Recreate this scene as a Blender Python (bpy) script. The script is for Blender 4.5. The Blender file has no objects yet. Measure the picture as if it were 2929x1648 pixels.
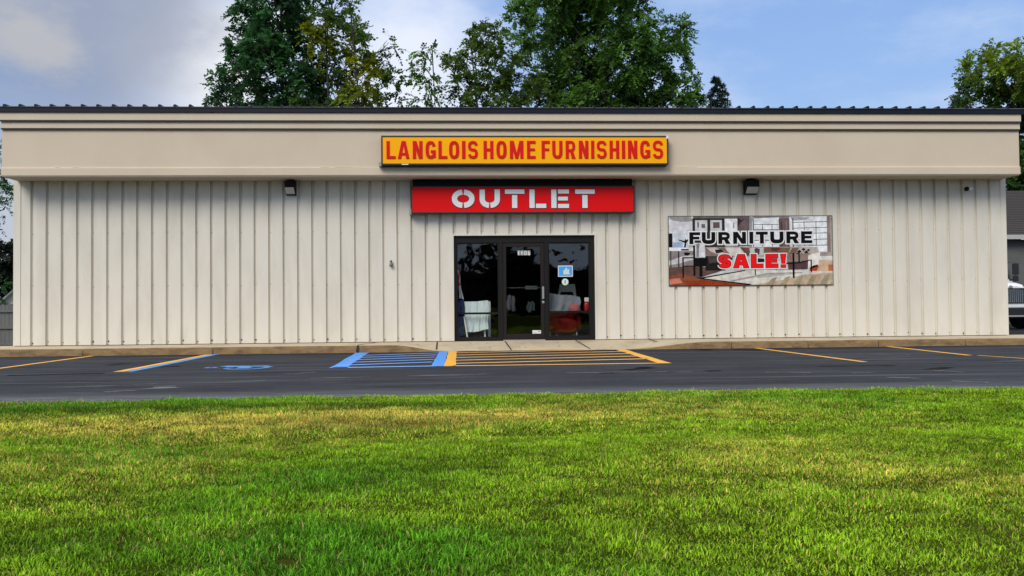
import bpy, bmesh, math, random
import numpy as np
from mathutils import Vector, Matrix

SC = bpy.context.scene
COL = SC.collection
R_ = math.radians

# ------------------------------------------------------------------ camera
CAM = Vector((-1.36323, -18.91075, 0.71947))
ROT = Matrix(((0.99870298, 0.05026691, 0.00809959),
              (-0.05007018, 0.99848328, -0.02289344),
              (-0.00923809, 0.0224582, 0.9997051)))      # columns: right, forward, up
FPX, PW, PH = 2500.0, 2929.0, 1648.0
cd = bpy.data.cameras.new('camera')
cam = bpy.data.objects.new('camera', cd)
COL.objects.link(cam)
r, fw, up = (Vector([ROT[i][k] for i in range(3)]) for k in range(3))
cam.matrix_world = Matrix(((r.x, up.x, -fw.x, CAM.x), (r.y, up.y, -fw.y, CAM.y), (r.z, up.z, -fw.z, CAM.z), (0, 0, 0, 1)))
cd.sensor_width = 36.0
cd.lens = 36.0 * FPX / PW
cd.clip_start, cd.clip_end = 0.1, 3000.0
SC.camera = cam


def ray(px, py):
    return ROT @ Vector(((px - PW / 2) / FPX, 1.0, -(py - PH / 2) / FPX))


def at(px, py, Y):
    """the real point on the vertical plane y = Y that a photo pixel shows"""
    d = ray(px, py)
    return CAM + d * ((Y - CAM.y) / d.y)


# ------------------------------------------------------------------ sky and sun
SUN_EL, SUN_AZ = R_(39), R_(212)
world = bpy.data.worlds.new('World')
SC.world = world
world.use_nodes = True
wt = world.node_tree
for n in list(wt.nodes):
    wt.nodes.remove(n)


def build_world():
    N, L = wt.nodes.new, wt.links.new
    out = N('ShaderNodeOutputWorld')
    bg = N('ShaderNodeBackground')
    bg.inputs['Strength'].default_value = 0.1
    L(bg.outputs[0], out.inputs[0])
    sky = N('ShaderNodeTexSky')
    sky.sky_type = 'NISHITA'
    sky.sun_disc = False
    sky.sun_elevation = SUN_EL
    sky.sun_rotation = SUN_AZ
    sky.air_density = 1.6
    sky.dust_density = 0.6
    sky.ozone_density = 3.0
    tc = N('ShaderNodeTexCoord')

    def noise(scale, detail, rough, stretch, loc=(0, 0, 0)):
        m = N('ShaderNodeMapping')
        m.inputs['Scale'].default_value = stretch
        m.inputs['Location'].default_value = loc
        L(tc.outputs['Generated'], m.inputs['Vector'])
        n = N('ShaderNodeTexNoise')
        n.inputs['Scale'].default_value = scale
        n.inputs['Detail'].default_value = detail
        n.inputs['Roughness'].default_value = rough
        L(m.outputs[0], n.inputs['Vector'])
        return n.outputs['Fac']

    def mapr(v, a, b, lo=0.0, hi=1.0):
        m = N('ShaderNodeMapRange')
        m.interpolation_type = 'SMOOTHSTEP'
        m.inputs['From Min'].default_value = a
        m.inputs['From Max'].default_value = b
        m.inputs['To Min'].default_value = lo
        m.inputs['To Max'].default_value = hi
        L(v, m.inputs['Value'])
        return m.outputs[0]

    def math_(op, a, b):
        m = N('ShaderNodeMath')
        m.operation = op
        for k, v in enumerate((a, b)):
            if isinstance(v, (int, float)):
                m.inputs[k].default_value = v
            else:
                L(v, m.inputs[k])
        return m.outputs[0]

    def blob(px, py, deg_in, deg_out):
        """a soft bank of cloud that stands in one direction of the sky"""
        d = ray(px, py).normalized()
        v = N('ShaderNodeVectorMath')
        v.operation = 'DOT_PRODUCT'
        L(tc.outputs['Generated'], v.inputs[0])
        v.inputs[1].default_value = d
        ac = N('ShaderNodeMath')
        ac.operation = 'ARCCOSINE'
        L(v.outputs['Value'], ac.inputs[0])
        return mapr(math_('ADD', ac.outputs[0], math_('MULTIPLY', math_('SUBTRACT', wob, 0.5), 0.22)),
                    R_(deg_in), R_(deg_out), 1.0, 0.0)

    def mix(fac, a, b):
        m = N('ShaderNodeMix')
        m.data_type = 'RGBA'
        if isinstance(fac, (int, float)):
            m.inputs['Factor'].default_value = fac
        else:
            L(fac, m.inputs['Factor'])
        for k, v in ((6, a), (7, b)):
            if isinstance(v, tuple):
                m.inputs[k].default_value = (*v, 1)
            else:
                L(v, m.inputs[k])
        return m.outputs[2]

    wob = noise(5.0, 8, 0.60, (1, 1, 1.8), (3.1, 0.4, 0))
    wisp = noise(3.4, 9, 0.62, (1, 1, 2.6), (0.3, 1.7, 0.2))
    # clear blue of the sky texture, pulled a little towards a deeper blue
    blue = mix(0.62, sky.outputs['Color'], (2.3, 3.85, 7.9))
    # broken overcast above
    over = mapr(noise(2.0, 6, 0.55, (1, 1, 1.5), (7.3, 2.2, 1.0)), 0.30, 0.58)
    sep = N('ShaderNodeSeparateXYZ')
    L(tc.outputs['Generated'], sep.inputs[0])
    high = mapr(sep.outputs['Z'], 0.30, 0.55)
    c = mix(mapr(wisp, 0.42, 0.68, 0.0, 0.55), blue, (5.4, 6.3, 8.0))
    c = mix(math_('MULTIPLY', math_('ADD', over, 0.35), high), c, (8.2, 8.4, 8.8))
    # grey lavender bank on the left, white glow between the trees, warm rag of cloud
    c = mix(math_('MULTIPLY', blob(650, 200, 0.5, 7.5), 0.92), c, (8.6, 8.7, 8.9))
    c = mix(math_('MULTIPLY', blob(1180, 260, 1, 10), 0.80), c, (8.3, 8.5, 9.2))
    c = mix(math_('MULTIPLY', blob(180, -20, 3, 11), 0.88), c, (2.9, 3.25, 4.2))
    c = mix(math_('MULTIPLY', blob(0, 290, 1, 6), 0.6), c, (2.0, 2.8, 4.6))
    c = mix(math_('MULTIPLY', blob(-40, 620, 2, 9), 0.8), c, (4.6, 4.9, 5.3))
    c = mix(math_('MULTIPLY', blob(55, 105, 0.1, 3.0), 0.6), c, (5.2, 5.0, 4.7))
    L(c, bg.inputs['Color'])


build_world()

sl = bpy.data.lights.new('sun', 'SUN')
sl.energy = 2.0
sl.angle = R_(28)
sl.color = (1.0, 0.93, 0.82)
sun = bpy.data.objects.new('sun', sl)
COL.objects.link(sun)
sd = Vector((math.sin(SUN_AZ) * math.cos(SUN_EL), math.cos(SUN_AZ) * math.cos(SUN_EL), math.sin(SUN_EL)))
sun.rotation_euler = (-sd).to_track_quat('-Z', 'Y').to_euler()
sun.location = sd * 60

SC.view_settings.view_transform = 'Standard'
SC.view_settings.look = 'None'
SC.view_settings.gamma = 1.0
SC.view_settings.exposure = 0.24
SC.cycles.max_bounces = 8
SC.cycles.transparent_max_bounces = 12


# ------------------------------------------------------------------ helpers
def lin(c):
    return tuple((v / 255 / 12.92) if v <= 10.3 else ((v / 255 + 0.055) / 1.055) ** 2.4 for v in c)


def new_mat(name):
    m = bpy.data.materials.new(name)
    m.use_nodes = True
    nt = m.node_tree
    return m, nt, nt.nodes['Principled BSDF']


def mat(name, col, rough=0.6, var=0.10, scale=6.0, bump=0.0, bscale=40.0, metal=0.0, spec=0.5, stretch=(1, 1, 1), dirt=None, dscale=1.2):
    """principled colour, broken up by noise; optional second colour in patches (dirt) and bump"""
    m, nt, p = new_mat(name)
    N, L = nt.nodes.new, nt.links.new
    tc = N('ShaderNodeTexCoord')
    mp = N('ShaderNodeMapping')
    mp.inputs['Scale'].default_value = stretch
    L(tc.outputs['Object'], mp.inputs['Vector'])
    n = N('ShaderNodeTexNoise')
    n.inputs['Scale'].default_value = scale
    n.inputs['Detail'].default_value = 6
    L(mp.outputs[0], n.inputs['Vector'])
    mx = N('ShaderNodeMix')
    mx.data_type = 'RGBA'
    L(n.outputs['Fac'], mx.inputs['Factor'])
    mx.inputs[6].default_value = (*[c * (1 - var) for c in col], 1)
    mx.inputs[7].default_value = (*[min(1, c * (1 + var)) for c in col], 1)
    res = mx.outputs[2]
    if dirt:
        n2 = N('ShaderNodeTexNoise')
        n2.inputs['Scale'].default_value = dscale
        n2.inputs['Detail'].default_value = 8
        n2.inputs['Roughness'].default_value = 0.65
        L(mp.outputs[0], n2.inputs['Vector'])
        mr = N('ShaderNodeMapRange')
        mr.inputs['From Min'].default_value = 0.45
        mr.inputs['From Max'].default_value = 0.68
        mr.inputs['To Max'].default_value = dirt[3]
        L(n2.outputs['Fac'], mr.inputs['Value'])
        m2 = N('ShaderNodeMix')
        m2.data_type = 'RGBA'
        L(mr.outputs[0], m2.inputs['Factor'])
        L(res, m2.inputs[6])
        m2.inputs[7].default_value = (*dirt[:3], 1)
        res = m2.outputs[2]
    L(res, p.inputs['Base Color'])
    p.inputs['Roughness'].default_value = rough
    p.inputs['Metallic'].default_value = metal
    p.inputs['Specular IOR Level'].default_value = spec
    if bump:
        n3 = N('ShaderNodeTexNoise')
        n3.inputs['Scale'].default_value = bscale
        n3.inputs['Detail'].default_value = 4
        L(mp.outputs[0], n3.inputs['Vector'])
        b = N('ShaderNodeBump')
        b.inputs['Strength'].default_value = bump
        b.inputs['Distance'].default_value = 0.02
        L(n3.outputs['Fac'], b.inputs['Height'])
        L(b.outputs[0], p.inputs['Normal'])
    return m


def attr_mat(name, rough=0.7, translucent=0.0, spec=0.3, var=0.0, vscale=20.0):
    """colour comes from the mesh's own 'col' attribute (leaf, blade or print colours)"""
    m, nt, p = new_mat(name)
    N, L = nt.nodes.new, nt.links.new
    a = N('ShaderNodeAttribute')
    a.attribute_name = 'col'
    res = a.outputs['Color']
    if var:
        tc = N('ShaderNodeTexCoord')
        n = N('ShaderNodeTexNoise')
        n.inputs['Scale'].default_value = vscale
        n.inputs['Detail'].default_value = 5
        L(tc.outputs['Object'], n.inputs['Vector'])
        mr = N('ShaderNodeMapRange')
        mr.inputs['From Min'].default_value = 0.3
        mr.inputs['From Max'].default_value = 0.7
        mr.inputs['To Min'].default_value = 1 - var
        mr.inputs['To Max'].default_value = 1 + var
        L(n.outputs['Fac'], mr.inputs['Value'])
        mm = N('ShaderNodeVectorMath')
        mm.operation = 'SCALE'
        L(res, mm.inputs[0])
        L(mr.outputs[0], mm.inputs['Scale'])
        res = mm.outputs[0]
    L(res, p.inputs['Base Color'])
    p.inputs['Roughness'].default_value = rough
    p.inputs['Specular IOR Level'].default_value = spec
    if translucent:
        t = N('ShaderNodeBsdfTranslucent')
        L(res, t.inputs['Color'])
        mx = N('ShaderNodeMixShader')
        mx.inputs[0].default_value = translucent
        L(p.outputs[0], mx.inputs[1])
        L(t.outputs[0], mx.inputs[2])
        L(mx.outputs[0], nt.nodes['Material Output'].inputs['Surface'])
    return m


class MB:
    """collects shapes and links them as ONE mesh object"""

    def __init__(self):
        self.v, self.f, self.m, self.c = [], [], [], []

    def face(self, pts, mi=0, col=None):
        b = len(self.v)
        self.v += [tuple(p) for p in pts]
        self.f.append(tuple(range(b, b + len(pts))))
        self.m.append(mi)
        self.c.append(col)

    def mesh(self, verts, faces, mi=0):
        b = len(self.v)
        self.v += [tuple(p) for p in verts]
        for f in faces:
            self.f.append(tuple(b + i for i in f))
            self.m.append(mi)
            self.c.append(None)

    def box(self, x0, x1, y0, y1, z0, z1, mi=0):
        v = [(x, y, z) for z in (z0, z1) for y in (y0, y1) for x in (x0, x1)]
        self.mesh(v, [(0, 2, 3, 1), (4, 5, 7, 6), (0, 1, 5, 4), (2, 6, 7, 3), (0, 4, 6, 2), (1, 3, 7, 5)], mi)

    def prism(self, poly, axis, a, b, mi=0):
        """poly in the plane across the axis, extruded from a to b"""
        def P(u, w, t):
            return {'x': (t, u, w), 'y': (u, t, w), 'z': (u, w, t)}[axis]
        n = len(poly)
        v = [P(u, w, a) for u, w in poly] + [P(u, w, b) for u, w in poly]
        f = [tuple(range(n - 1, -1, -1)), tuple(range(n, 2 * n))]
        f += [(i, (i + 1) % n, n + (i + 1) % n, n + i) for i in range(n)]
        self.mesh(v, f, mi)

    def tube(self, pts, rad, seg=8, mi=0, cap=True):
        pts = [Vector(p) for p in pts]
        if not hasattr(rad, '__len__'):
            rad = [rad] * len(pts)
        vs, fs = [], []
        a = None
        for i, p in enumerate(pts):
            t = (pts[min(i + 1, len(pts) - 1)] - pts[max(i - 1, 0)]).normalized()
            if a is None:
                a = t.orthogonal().normalized()
            a = (a - t * a.dot(t)).normalized()
            b = t.cross(a)
            for k in range(seg):
                an = 2 * math.pi * k / seg
                vs.append(p + (a * math.cos(an) + b * math.sin(an)) * rad[i])
        for i in range(len(pts) - 1):
            for k in range(seg):
                fs.append((i * seg + k, i * seg + (k + 1) % seg, (i + 1) * seg + (k + 1) % seg, (i + 1) * seg + k))
        if cap:
            fs.append(tuple(range(seg - 1, -1, -1)))
            fs.append(tuple((len(pts) - 1) * seg + k for k in range(seg)))
        self.mesh(vs, fs, mi)

    def lathe(self, prof, c, axis='z', seg=16, mi=0):
        vs, fs = [], []
        for rr, h in prof:
            for k in range(seg):
                an = 2 * math.pi * k / seg
                u, w = rr * math.cos(an), rr * math.sin(an)
                vs.append({'z': (c[0] + u, c[1] + w, c[2] + h), 'y': (c[0] + u, c[1] + h, c[2] + w), 'x': (c[0] + h, c[1] + u, c[2] + w)}[axis])
        n = len(prof)
        for i in range(n - 1):
            for k in range(seg):
                fs.append((i * seg + k, i * seg + (k + 1) % seg, (i + 1) * seg + (k + 1) % seg, (i + 1) * seg + k))
        fs.append(tuple(range(seg)))
        fs.append(tuple((n - 1) * seg + k for k in range(seg)))
        self.mesh(vs, fs, mi)

    def build(self, name, mats, parent=None, smooth=False, bevel=0.0, subsurf=0):
        me = bpy.data.meshes.new(name)
        me.from_pydata(self.v, [], self.f)
        mats = mats if isinstance(mats, (list, tuple)) else [mats]
        for q in mats:
            me.materials.append(q)
        me.polygons.foreach_set('material_index', self.m)
        if any(c is not None for c in self.c):
            ca = me.color_attributes.new('col', 'FLOAT_COLOR', 'CORNER')
            arr = []
            for f, c in zip(self.f, self.c):
                arr += [*(c or (1, 1, 1)), 1.0] * len(f)
            ca.data.foreach_set('color', arr)
        bm = bmesh.new()
        bm.from_mesh(me)
        if smooth or bevel:
            bmesh.ops.remove_doubles(bm, verts=bm.verts, dist=1e-5)
        bmesh.ops.recalc_face_normals(bm, faces=bm.faces)
        if bevel:
            es = [e for e in bm.edges if len(e.link_faces) == 2 and e.calc_face_angle() > 0.6]
            bmesh.ops.bevel(bm, geom=es, offset=bevel, segments=2, profile=0.7, affect='EDGES', clamp_overlap=True)
        bm.to_mesh(me)
        bm.free()
        if smooth:
            me.shade_smooth()
        return link(name, me, parent, subsurf)


def link(name, me, parent=None, subsurf=0):
    o = bpy.data.objects.new(name, me)
    COL.objects.link(o)
    if parent:
        o.parent = parent
        o.matrix_parent_inverse = parent.matrix_world.inverted() if parent.type == 'EMPTY' and False else Matrix()
    if subsurf:
        md = o.modifiers.new('subsurf', 'SUBSURF')
        md.levels = md.render_levels = subsurf
    return o


def empty(name, label, cat, group=None):
    o = bpy.data.objects.new(name, None)
    COL.objects.link(o)
    o.empty_display_size = 0.2
    return tag(o, label, cat, group)


def tag(o, label=None, cat=None, group=None, kind=None):
    for k, v in (('label', label), ('category', cat), ('group', group), ('kind', kind)):
        if v:
            o[k] = v
    return o


def struct(o):
    o['kind'] = 'structure'
    return o


def np_mesh(name, V, F, mats, col=None, parent=None, smooth=False):
    me = bpy.data.meshes.new(name)
    V = np.ascontiguousarray(V, dtype=np.float32)
    F = np.ascontiguousarray(F, dtype=np.int32)
    nf, k = F.shape
    me.vertices.add(len(V))
    me.vertices.foreach_set('co', V.ravel())
    me.loops.add(nf * k)
    me.loops.foreach_set('vertex_index', F.ravel())
    me.polygons.add(nf)
    me.polygons.foreach_set('loop_start', np.arange(0, nf * k, k, dtype=np.int32))
    me.update(calc_edges=True)
    me.materials.append(mats)
    if col is not None:
        ca = me.color_attributes.new('col', 'FLOAT_COLOR', 'POINT')
        ca.data.foreach_set('color', np.c_[col, np.ones(len(col))].astype(np.float32).ravel())
    if smooth:
        me.shade_smooth()
    return link(name, me, parent)


class VNoise:
    def __init__(self, seed, n=64):
        self.g = np.random.default_rng(seed).random((n, n))
        self.n = n

    def __call__(self, x, y):
        xi, yi = np.floor(x).astype(int), np.floor(y).astype(int)
        fx, fy = x - xi, y - yi
        fx, fy = fx * fx * (3 - 2 * fx), fy * fy * (3 - 2 * fy)
        g, n = self.g, self.n
        a, b = g[xi % n, yi % n], g[(xi + 1) % n, yi % n]
        c, d = g[xi % n, (yi + 1) % n], g[(xi + 1) % n, (yi + 1) % n]
        return (a * (1 - fx) + b * fx) * (1 - fy) + (c * (1 - fx) + d * fx) * fy

    def fbm(self, x, y, o=3):
        s, t, w = 0, 0, 1
        for k in range(o):
            s = s + w * self(x * 2 ** k + 7.7 * k, y * 2 ** k + 3.1 * k)
            t += w
            w *= 0.5
        return s / t


# ------------------------------------------------------------------ materials
M = {}
M['wall'] = mat('painted_steel_panel', (0.70, 0.66, 0.575), 0.55, 0.06, 2.5, stretch=(1, 1, 0.25), dirt=(0.56, 0.52, 0.44, 0.55), dscale=2.2, bump=0.10, bscale=2.5, spec=0.3)
M['fascia'] = mat('stucco_fascia', (0.615, 0.52, 0.40), 0.85, 0.05, 1.2, stretch=(1, 1, 0.8), dirt=(0.56, 0.45, 0.34, 0.5), dscale=0.7, bump=0.25, bscale=90)
M['soffit'] = mat('soffit_panel', (0.42, 0.37, 0.30), 0.8, 0.08, 3)
M['roof'] = mat('dark_roof_steel', (0.008, 0.010, 0.017), 0.5, 0.15, 5, spec=0.2)
M['bronze'] = mat('dark_bronze_aluminium', (0.009, 0.008, 0.007), 0.45, 0.15, 8, spec=0.25)
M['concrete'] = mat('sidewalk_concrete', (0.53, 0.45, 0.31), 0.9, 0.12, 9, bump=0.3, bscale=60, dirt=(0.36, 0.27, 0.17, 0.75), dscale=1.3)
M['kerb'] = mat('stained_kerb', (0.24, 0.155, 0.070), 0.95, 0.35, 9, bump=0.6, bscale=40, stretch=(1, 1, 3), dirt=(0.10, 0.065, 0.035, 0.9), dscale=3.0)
M['joint'] = mat('dark_joint', (0.03, 0.026, 0.022), 0.95)
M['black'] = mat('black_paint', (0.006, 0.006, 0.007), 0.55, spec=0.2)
M['white'] = mat('white_plastic', (0.75, 0.75, 0.74), 0.4, 0.04)
M['grey'] = mat('grey_plastic', (0.30, 0.31, 0.32), 0.5)
M['chrome'] = mat('brushed_metal', (0.62, 0.62, 0.60), 0.32, 0.05, metal=0.9)
M['rust'] = mat('screw_rust', (0.10, 0.06, 0.035), 0.9)

# ------------------------------------------------------------------ ground
g = MB()
g.face([(-900, -900, -0.34), (900, -900, -0.34), (900, 900, -0.34), (-900, 900, -0.34)])
struct(g.build('ground', mat('field_grass', (0.055, 0.085, 0.022), 0.95, 0.35, 0.4, dirt=(0.10, 0.095, 0.04, 0.7), dscale=0.15)))

LAWN_Y = -10.45
VN = VNoise(5)


def lawn_edge(x):
    return LAWN_Y - 0.010 * (x + 0.3) ** 2 * (np.abs(x) < 6) - 0.33 * (np.abs(x) >= 6) + 0.05 * (VN.fbm(np.asarray(x) * 1.1 + 50, np.asarray(x) * 0 + 3.3) - 0.5) * 2


def asphalt_mat():
    m, nt, p = new_mat('sealed_asphalt')
    N, L = nt.nodes.new, nt.links.new
    tc = N('ShaderNodeTexCoord')

    def noise(sc, stretch, det=6, rough=0.6, loc=(0, 0, 0)):
        mp = N('ShaderNodeMapping')
        mp.inputs['Scale'].default_value = stretch
        mp.inputs['Location'].default_value = loc
        L(tc.outputs['Object'], mp.inputs[0])
        n = N('ShaderNodeTexNoise')
        n.inputs['Scale'].default_value = sc
        n.inputs['Detail'].default_value = det
        n.inputs['Roughness'].default_value = rough
        L(mp.outputs[0], n.inputs['Vector'])
        return n.outputs['Fac']

    def mapr(v, a, b, hi=1.0):
        r_ = N('ShaderNodeMapRange')
        r_.inputs['From Min'].default_value = a
        r_.inputs['From Max'].default_value = b
        r_.inputs['To Max'].default_value = hi
        L(v, r_.inputs['Value'])
        return r_.outputs[0]

    def mix(fac, a, b):
        k = N('ShaderNodeMix')
        k.data_type = 'RGBA'
        L(fac, k.inputs['Factor'])
        for i, v in ((6, a), (7, b)):
            if isinstance(v, tuple):
                k.inputs[i].default_value = (*v, 1)
            else:
                L(v, k.inputs[i])
        return k.outputs[2]
    c = mix(mapr(noise(0.7, (1, 1, 1)), 0.3, 0.7), (0.015, 0.018, 0.024), (0.032, 0.037, 0.048))
    c = mix(mapr(noise(60, (1, 1, 1), 3), 0.45, 0.8, 0.5), c, (0.06, 0.062, 0.07))
    # tyre scuffs along the aisle, worn pale
    c = mix(mapr(noise(1.0, (0.12, 5.0, 1), 5, 0.7), 0.55, 0.66, 0.85), c, (0.10, 0.106, 0.122))
    c = mix(mapr(noise(1.3, (0.25, 14.0, 1), 4, 0.75, (3, 7, 0)), 0.60, 0.68, 0.9), c, (0.15, 0.155, 0.17))
    c = mix(mapr(noise(0.8, (0.3, 3.0, 1), 5, 0.7, (9, 4, 0)), 0.58, 0.70, 0.8), c, (0.007, 0.007, 0.009))
    c = mix(mapr(noise(16, (1, 1, 1), 6, 0.8, (5, 1, 0)), 0.56, 0.72, 0.6), c, (0.075, 0.078, 0.088))
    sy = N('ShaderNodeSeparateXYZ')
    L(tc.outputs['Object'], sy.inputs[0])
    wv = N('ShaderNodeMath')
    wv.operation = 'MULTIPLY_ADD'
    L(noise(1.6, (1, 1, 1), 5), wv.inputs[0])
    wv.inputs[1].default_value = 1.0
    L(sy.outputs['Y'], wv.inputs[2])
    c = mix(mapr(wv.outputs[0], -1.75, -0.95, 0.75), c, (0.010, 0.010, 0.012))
    # pale dust where the sealer thins out at the lawn
    sx = N('ShaderNodeSeparateXYZ')
    L(tc.outputs['Object'], sx.inputs[0])
    edge = mapr(sx.outputs['Y'], -9.3, -10.35)
    mm = N('ShaderNodeMath')
    mm.operation = 'MULTIPLY'
    L(edge, mm.inputs[0])
    L(mapr(noise(2.0, (0.5, 3, 1), 6, 0.75, (2, 2, 0)), 0.30, 0.55, 1.0), mm.inputs[1])
    c = mix(mm.outputs[0], c, (0.16, 0.17, 0.175))
    L(c, p.inputs['Base Color'])
    p.inputs['Roughness'].default_value = 0.92
    p.inputs['Specular IOR Level'].default_value = 0.16
    b = N('ShaderNodeBump')
    b.inputs['Strength'].default_value = 0.35
    b.inputs['Distance'].default_value = 0.01
    L(noise(90, (1, 1, 1), 3), b.inputs['Height'])
    L(b.outputs[0], p.inputs['Normal'])
    return m


M['asphalt'] = asphalt_mat()
ZA = -0.15
g = MB()
g.face([(-60, -11.6, ZA), (60, -11.6, ZA), (60, -1.0, ZA), (-60, -1.0, ZA)])
g.face([(11.6, -1.0, ZA), (60, -1.0, ZA), (60, 40, ZA), (11.6, 40, ZA)])
struct(g.build('parking_lot', M['asphalt']))

# sidewalk with a kerb and a ramp that dips to the asphalt in front of the door
rng = random.Random(11)
SW_F = -1.36


def ramp(x):
    def ss(a, b, t):
        t = max(0, min(1, (t - a) / (b - a)))
        return t * t * (3 - 2 * t)
    return ss(-2.9, -1.75, x) * (1 - ss(1.7, 3.6, x))


def sidewalk():
    xs = np.arange(-19, 19.01, 0.12)
    rows, nn = [], VNoise(3)
    for x in xs:
        rp = ramp(x)
        w1 = (float(nn.fbm(np.array(x * 1.6), np.array(1.3))) - 0.5) * 0.05
        w2 = (float(nn.fbm(np.array(x * 2.3), np.array(8.3))) - 0.5) * 0.04
        zf = -0.142 * rp
        yf = SW_F + w1
        rows.append([(x, 0.35, -0.001), (x, -0.10, -0.001), (x, -0.10 - 0.62 * 0.5, zf * 0.33), (x, yf + 0.06, zf * 0.97), (x, yf + 0.02, zf - 0.008 + w2 * 0.2),
                     (x, yf - 0.005, zf - 0.035 * (1 - rp) + w2 * 0.9), (x, yf - 0.03 + w2 * 0.6, -0.20)])
    n = len(rows[0])
    top, face = MB(), MB()
    for a, b in zip(rows[:-1], rows[1:]):
        for k in range(n - 1):
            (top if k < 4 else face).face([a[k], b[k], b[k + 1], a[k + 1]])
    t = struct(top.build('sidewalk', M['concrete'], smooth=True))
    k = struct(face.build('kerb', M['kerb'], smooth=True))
    j = MB()

    def line(pts, w):
        for (x0, y0), (x1, y1) in zip(pts[:-1], pts[1:]):
            def z(x, y):
                s = max(0, min(1, (-0.10 - y) / (-0.10 - SW_F)))
                return -0.142 * ramp(x) * s + 0.006
            j.face([(x0 - w, y0, z(x0, y0)), (x0 + w, y0, z(x0, y0)), (x1 + w, y1, z(x1, y1)), (x1 - w, y1, z(x1, y1))])
    line([(-3.35, -0.06), (-3.38, -0.4), (-3.50, -0.9), (-3.56, -1.32)], 0.016)
    j.face([(-3.54, SW_F - 0.045, -0.15), (-3.60, SW_F - 0.045, -0.15), (-3.575, SW_F - 0.03, 0), (-3.54, SW_F - 0.03, 0)])
    line([(-2.03, -0.06), (-2.01, -1.22)], 0.014)
    line([(-0.58, -0.06), (-0.50, -1.30)], 0.013)
    line([(0.95, -0.06), (1.10, -1.28)], 0.013)
    line([(2.55, -0.06), (2.62, -0.6)], 0.016)
    for x in (3.97, 5.55, 7.02, 8.85, -6.4, -8.9):
        line([(x, -0.06), (x, -1.30)], 0.006)
        j.face([(x - 0.006, SW_F - 0.04, -0.15), (x + 0.008, SW_F - 0.04, -0.15), (x + 0.004, SW_F - 0.03, -0.03), (x - 0.003, SW_F - 0.03, -0.03)])
    struct(j.build('sidewalk_joints', M['joint']))


sidewalk()


# painted markings, each lying 4 mm above the asphalt
def paint_mat(name, col):
    m, nt, p = new_mat(name)
    N, L = nt.nodes.new, nt.links.new
    tc = N('ShaderNodeTexCoord')
    n = N('ShaderNodeTexNoise')
    n.inputs['Scale'].default_value = 11
    n.inputs['Detail'].default_value = 8
    n.inputs['Roughness'].default_value = 0.7
    L(tc.outputs['Object'], n.inputs['Vector'])
    mr = N('ShaderNodeMapRange')
    mr.inputs['From Min'].default_value = 0.54
    mr.inputs['From Max'].default_value = 0.66
    mr.inputs['To Max'].default_value = 0.8
    L(n.outputs['Fac'], mr.inputs['Value'])
    k = N('ShaderNodeMix')
    k.data_type = 'RGBA'
    L(mr.outputs[0], k.inputs['Factor'])
    k.inputs[6].default_value = (*col, 1)
    k.inputs[7].default_value = (col[0] * 0.35 + 0.03, col[1] * 0.35 + 0.03, col[2] * 0.35 + 0.03, 1)
    L(k.outputs[2], p.inputs['Base Color'])
    p.inputs['Roughness'].default_value = 0.6
    return m


M['yellow'] = paint_mat('yellow_road_paint', (0.86, 0.44, 0.035))
M['blue'] = paint_mat('blue_road_paint', (0.055, 0.30, 0.86))
M['pale_yellow'] = paint_mat('thin_yellow_road_paint', (0.88, 0.50, 0.15))
M['pale_blue'] = paint_mat('thin_blue_road_paint', (0.20, 0.40, 0.88))
ZP = ZA + 0.004


def strip(mb, a, b, w, z=ZP, n=8):
    a, b = Vector((*a, z)), Vector((*b, z))
    d = (b - a).normalized()
    s = Vector((-d.y, d.x, 0)) * w / 2
    prev = None
    for i in range(n + 1):
        c = a.lerp(b, i / n)
        ww = s * (1 + rng.uniform(-0.10, 0.10))
        cur = (c - ww, c + ww)
        if prev:
            mb.face([prev[0], prev[1], cur[1], cur[0]])
        prev = cur


def marking(name, strips, m):
    mb = MB()
    for i, s in enumerate(strips):
        strip(mb, *s, z=ZP + 0.0006 * i)
    return struct(mb.build(name, m))


marking('yellow_stall_line', [((-8.70, -1.42), (-8.60, -6.0), 0.11)], M['yellow'])
marking('yellow_stall_line', [((-6.46, -1.42), (-6.38, -6.1), 0.13)], M['yellow'])
marking('blue_stall_line', [((-6.33, -1.42), (-6.23, -6.1), 0.12)], M['blue'])
marking('yellow_stall_line', [((4.47, -1.40), (4.60, -6.0), 0.11)], M['yellow'])
marking('yellow_stall_line', [((7.22, -1.40), (6.99, -4.7), 0.11)], M['yellow'])
marking('yellow_stall_line', [((7.12, -4.72), (7.60, -7.4), 0.06)], M['yellow'])
# blue access aisle
aisle = [((-3.47, -1.40), (-3.29, -5.85), 0.25), ((-1.86, -1.34), (-1.83, -5.78), 0.19)]
marking('blue_aisle_border', aisle, M['blue'])
marking('blue_aisle_hatching', [((-3.38, -5.80), (-1.86, -5.70), 0.17)] + [((-3.40, -5.30 + k * 0.70), (-1.95, -4.72 + k * 0.70), 0.14) for k in range(5)], M['pale_blue'])
# yellow walkway in front of the door
marking('yellow_aisle_border', [((-1.68, -1.34), (-1.645, -5.78), 0.17), ((1.70, -1.34), (1.62, -5.75), 0.20)], M['yellow'])
marking('yellow_aisle_hatching', [((-1.60, -5.72), (1.55, -5.68), 0.13)] + [((-1.60, -5.15 + k * 0.80), (1.60, -4.55 + k * 0.80), 0.15) for k in range(5) if k < 5], M['pale_yellow'])


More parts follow.
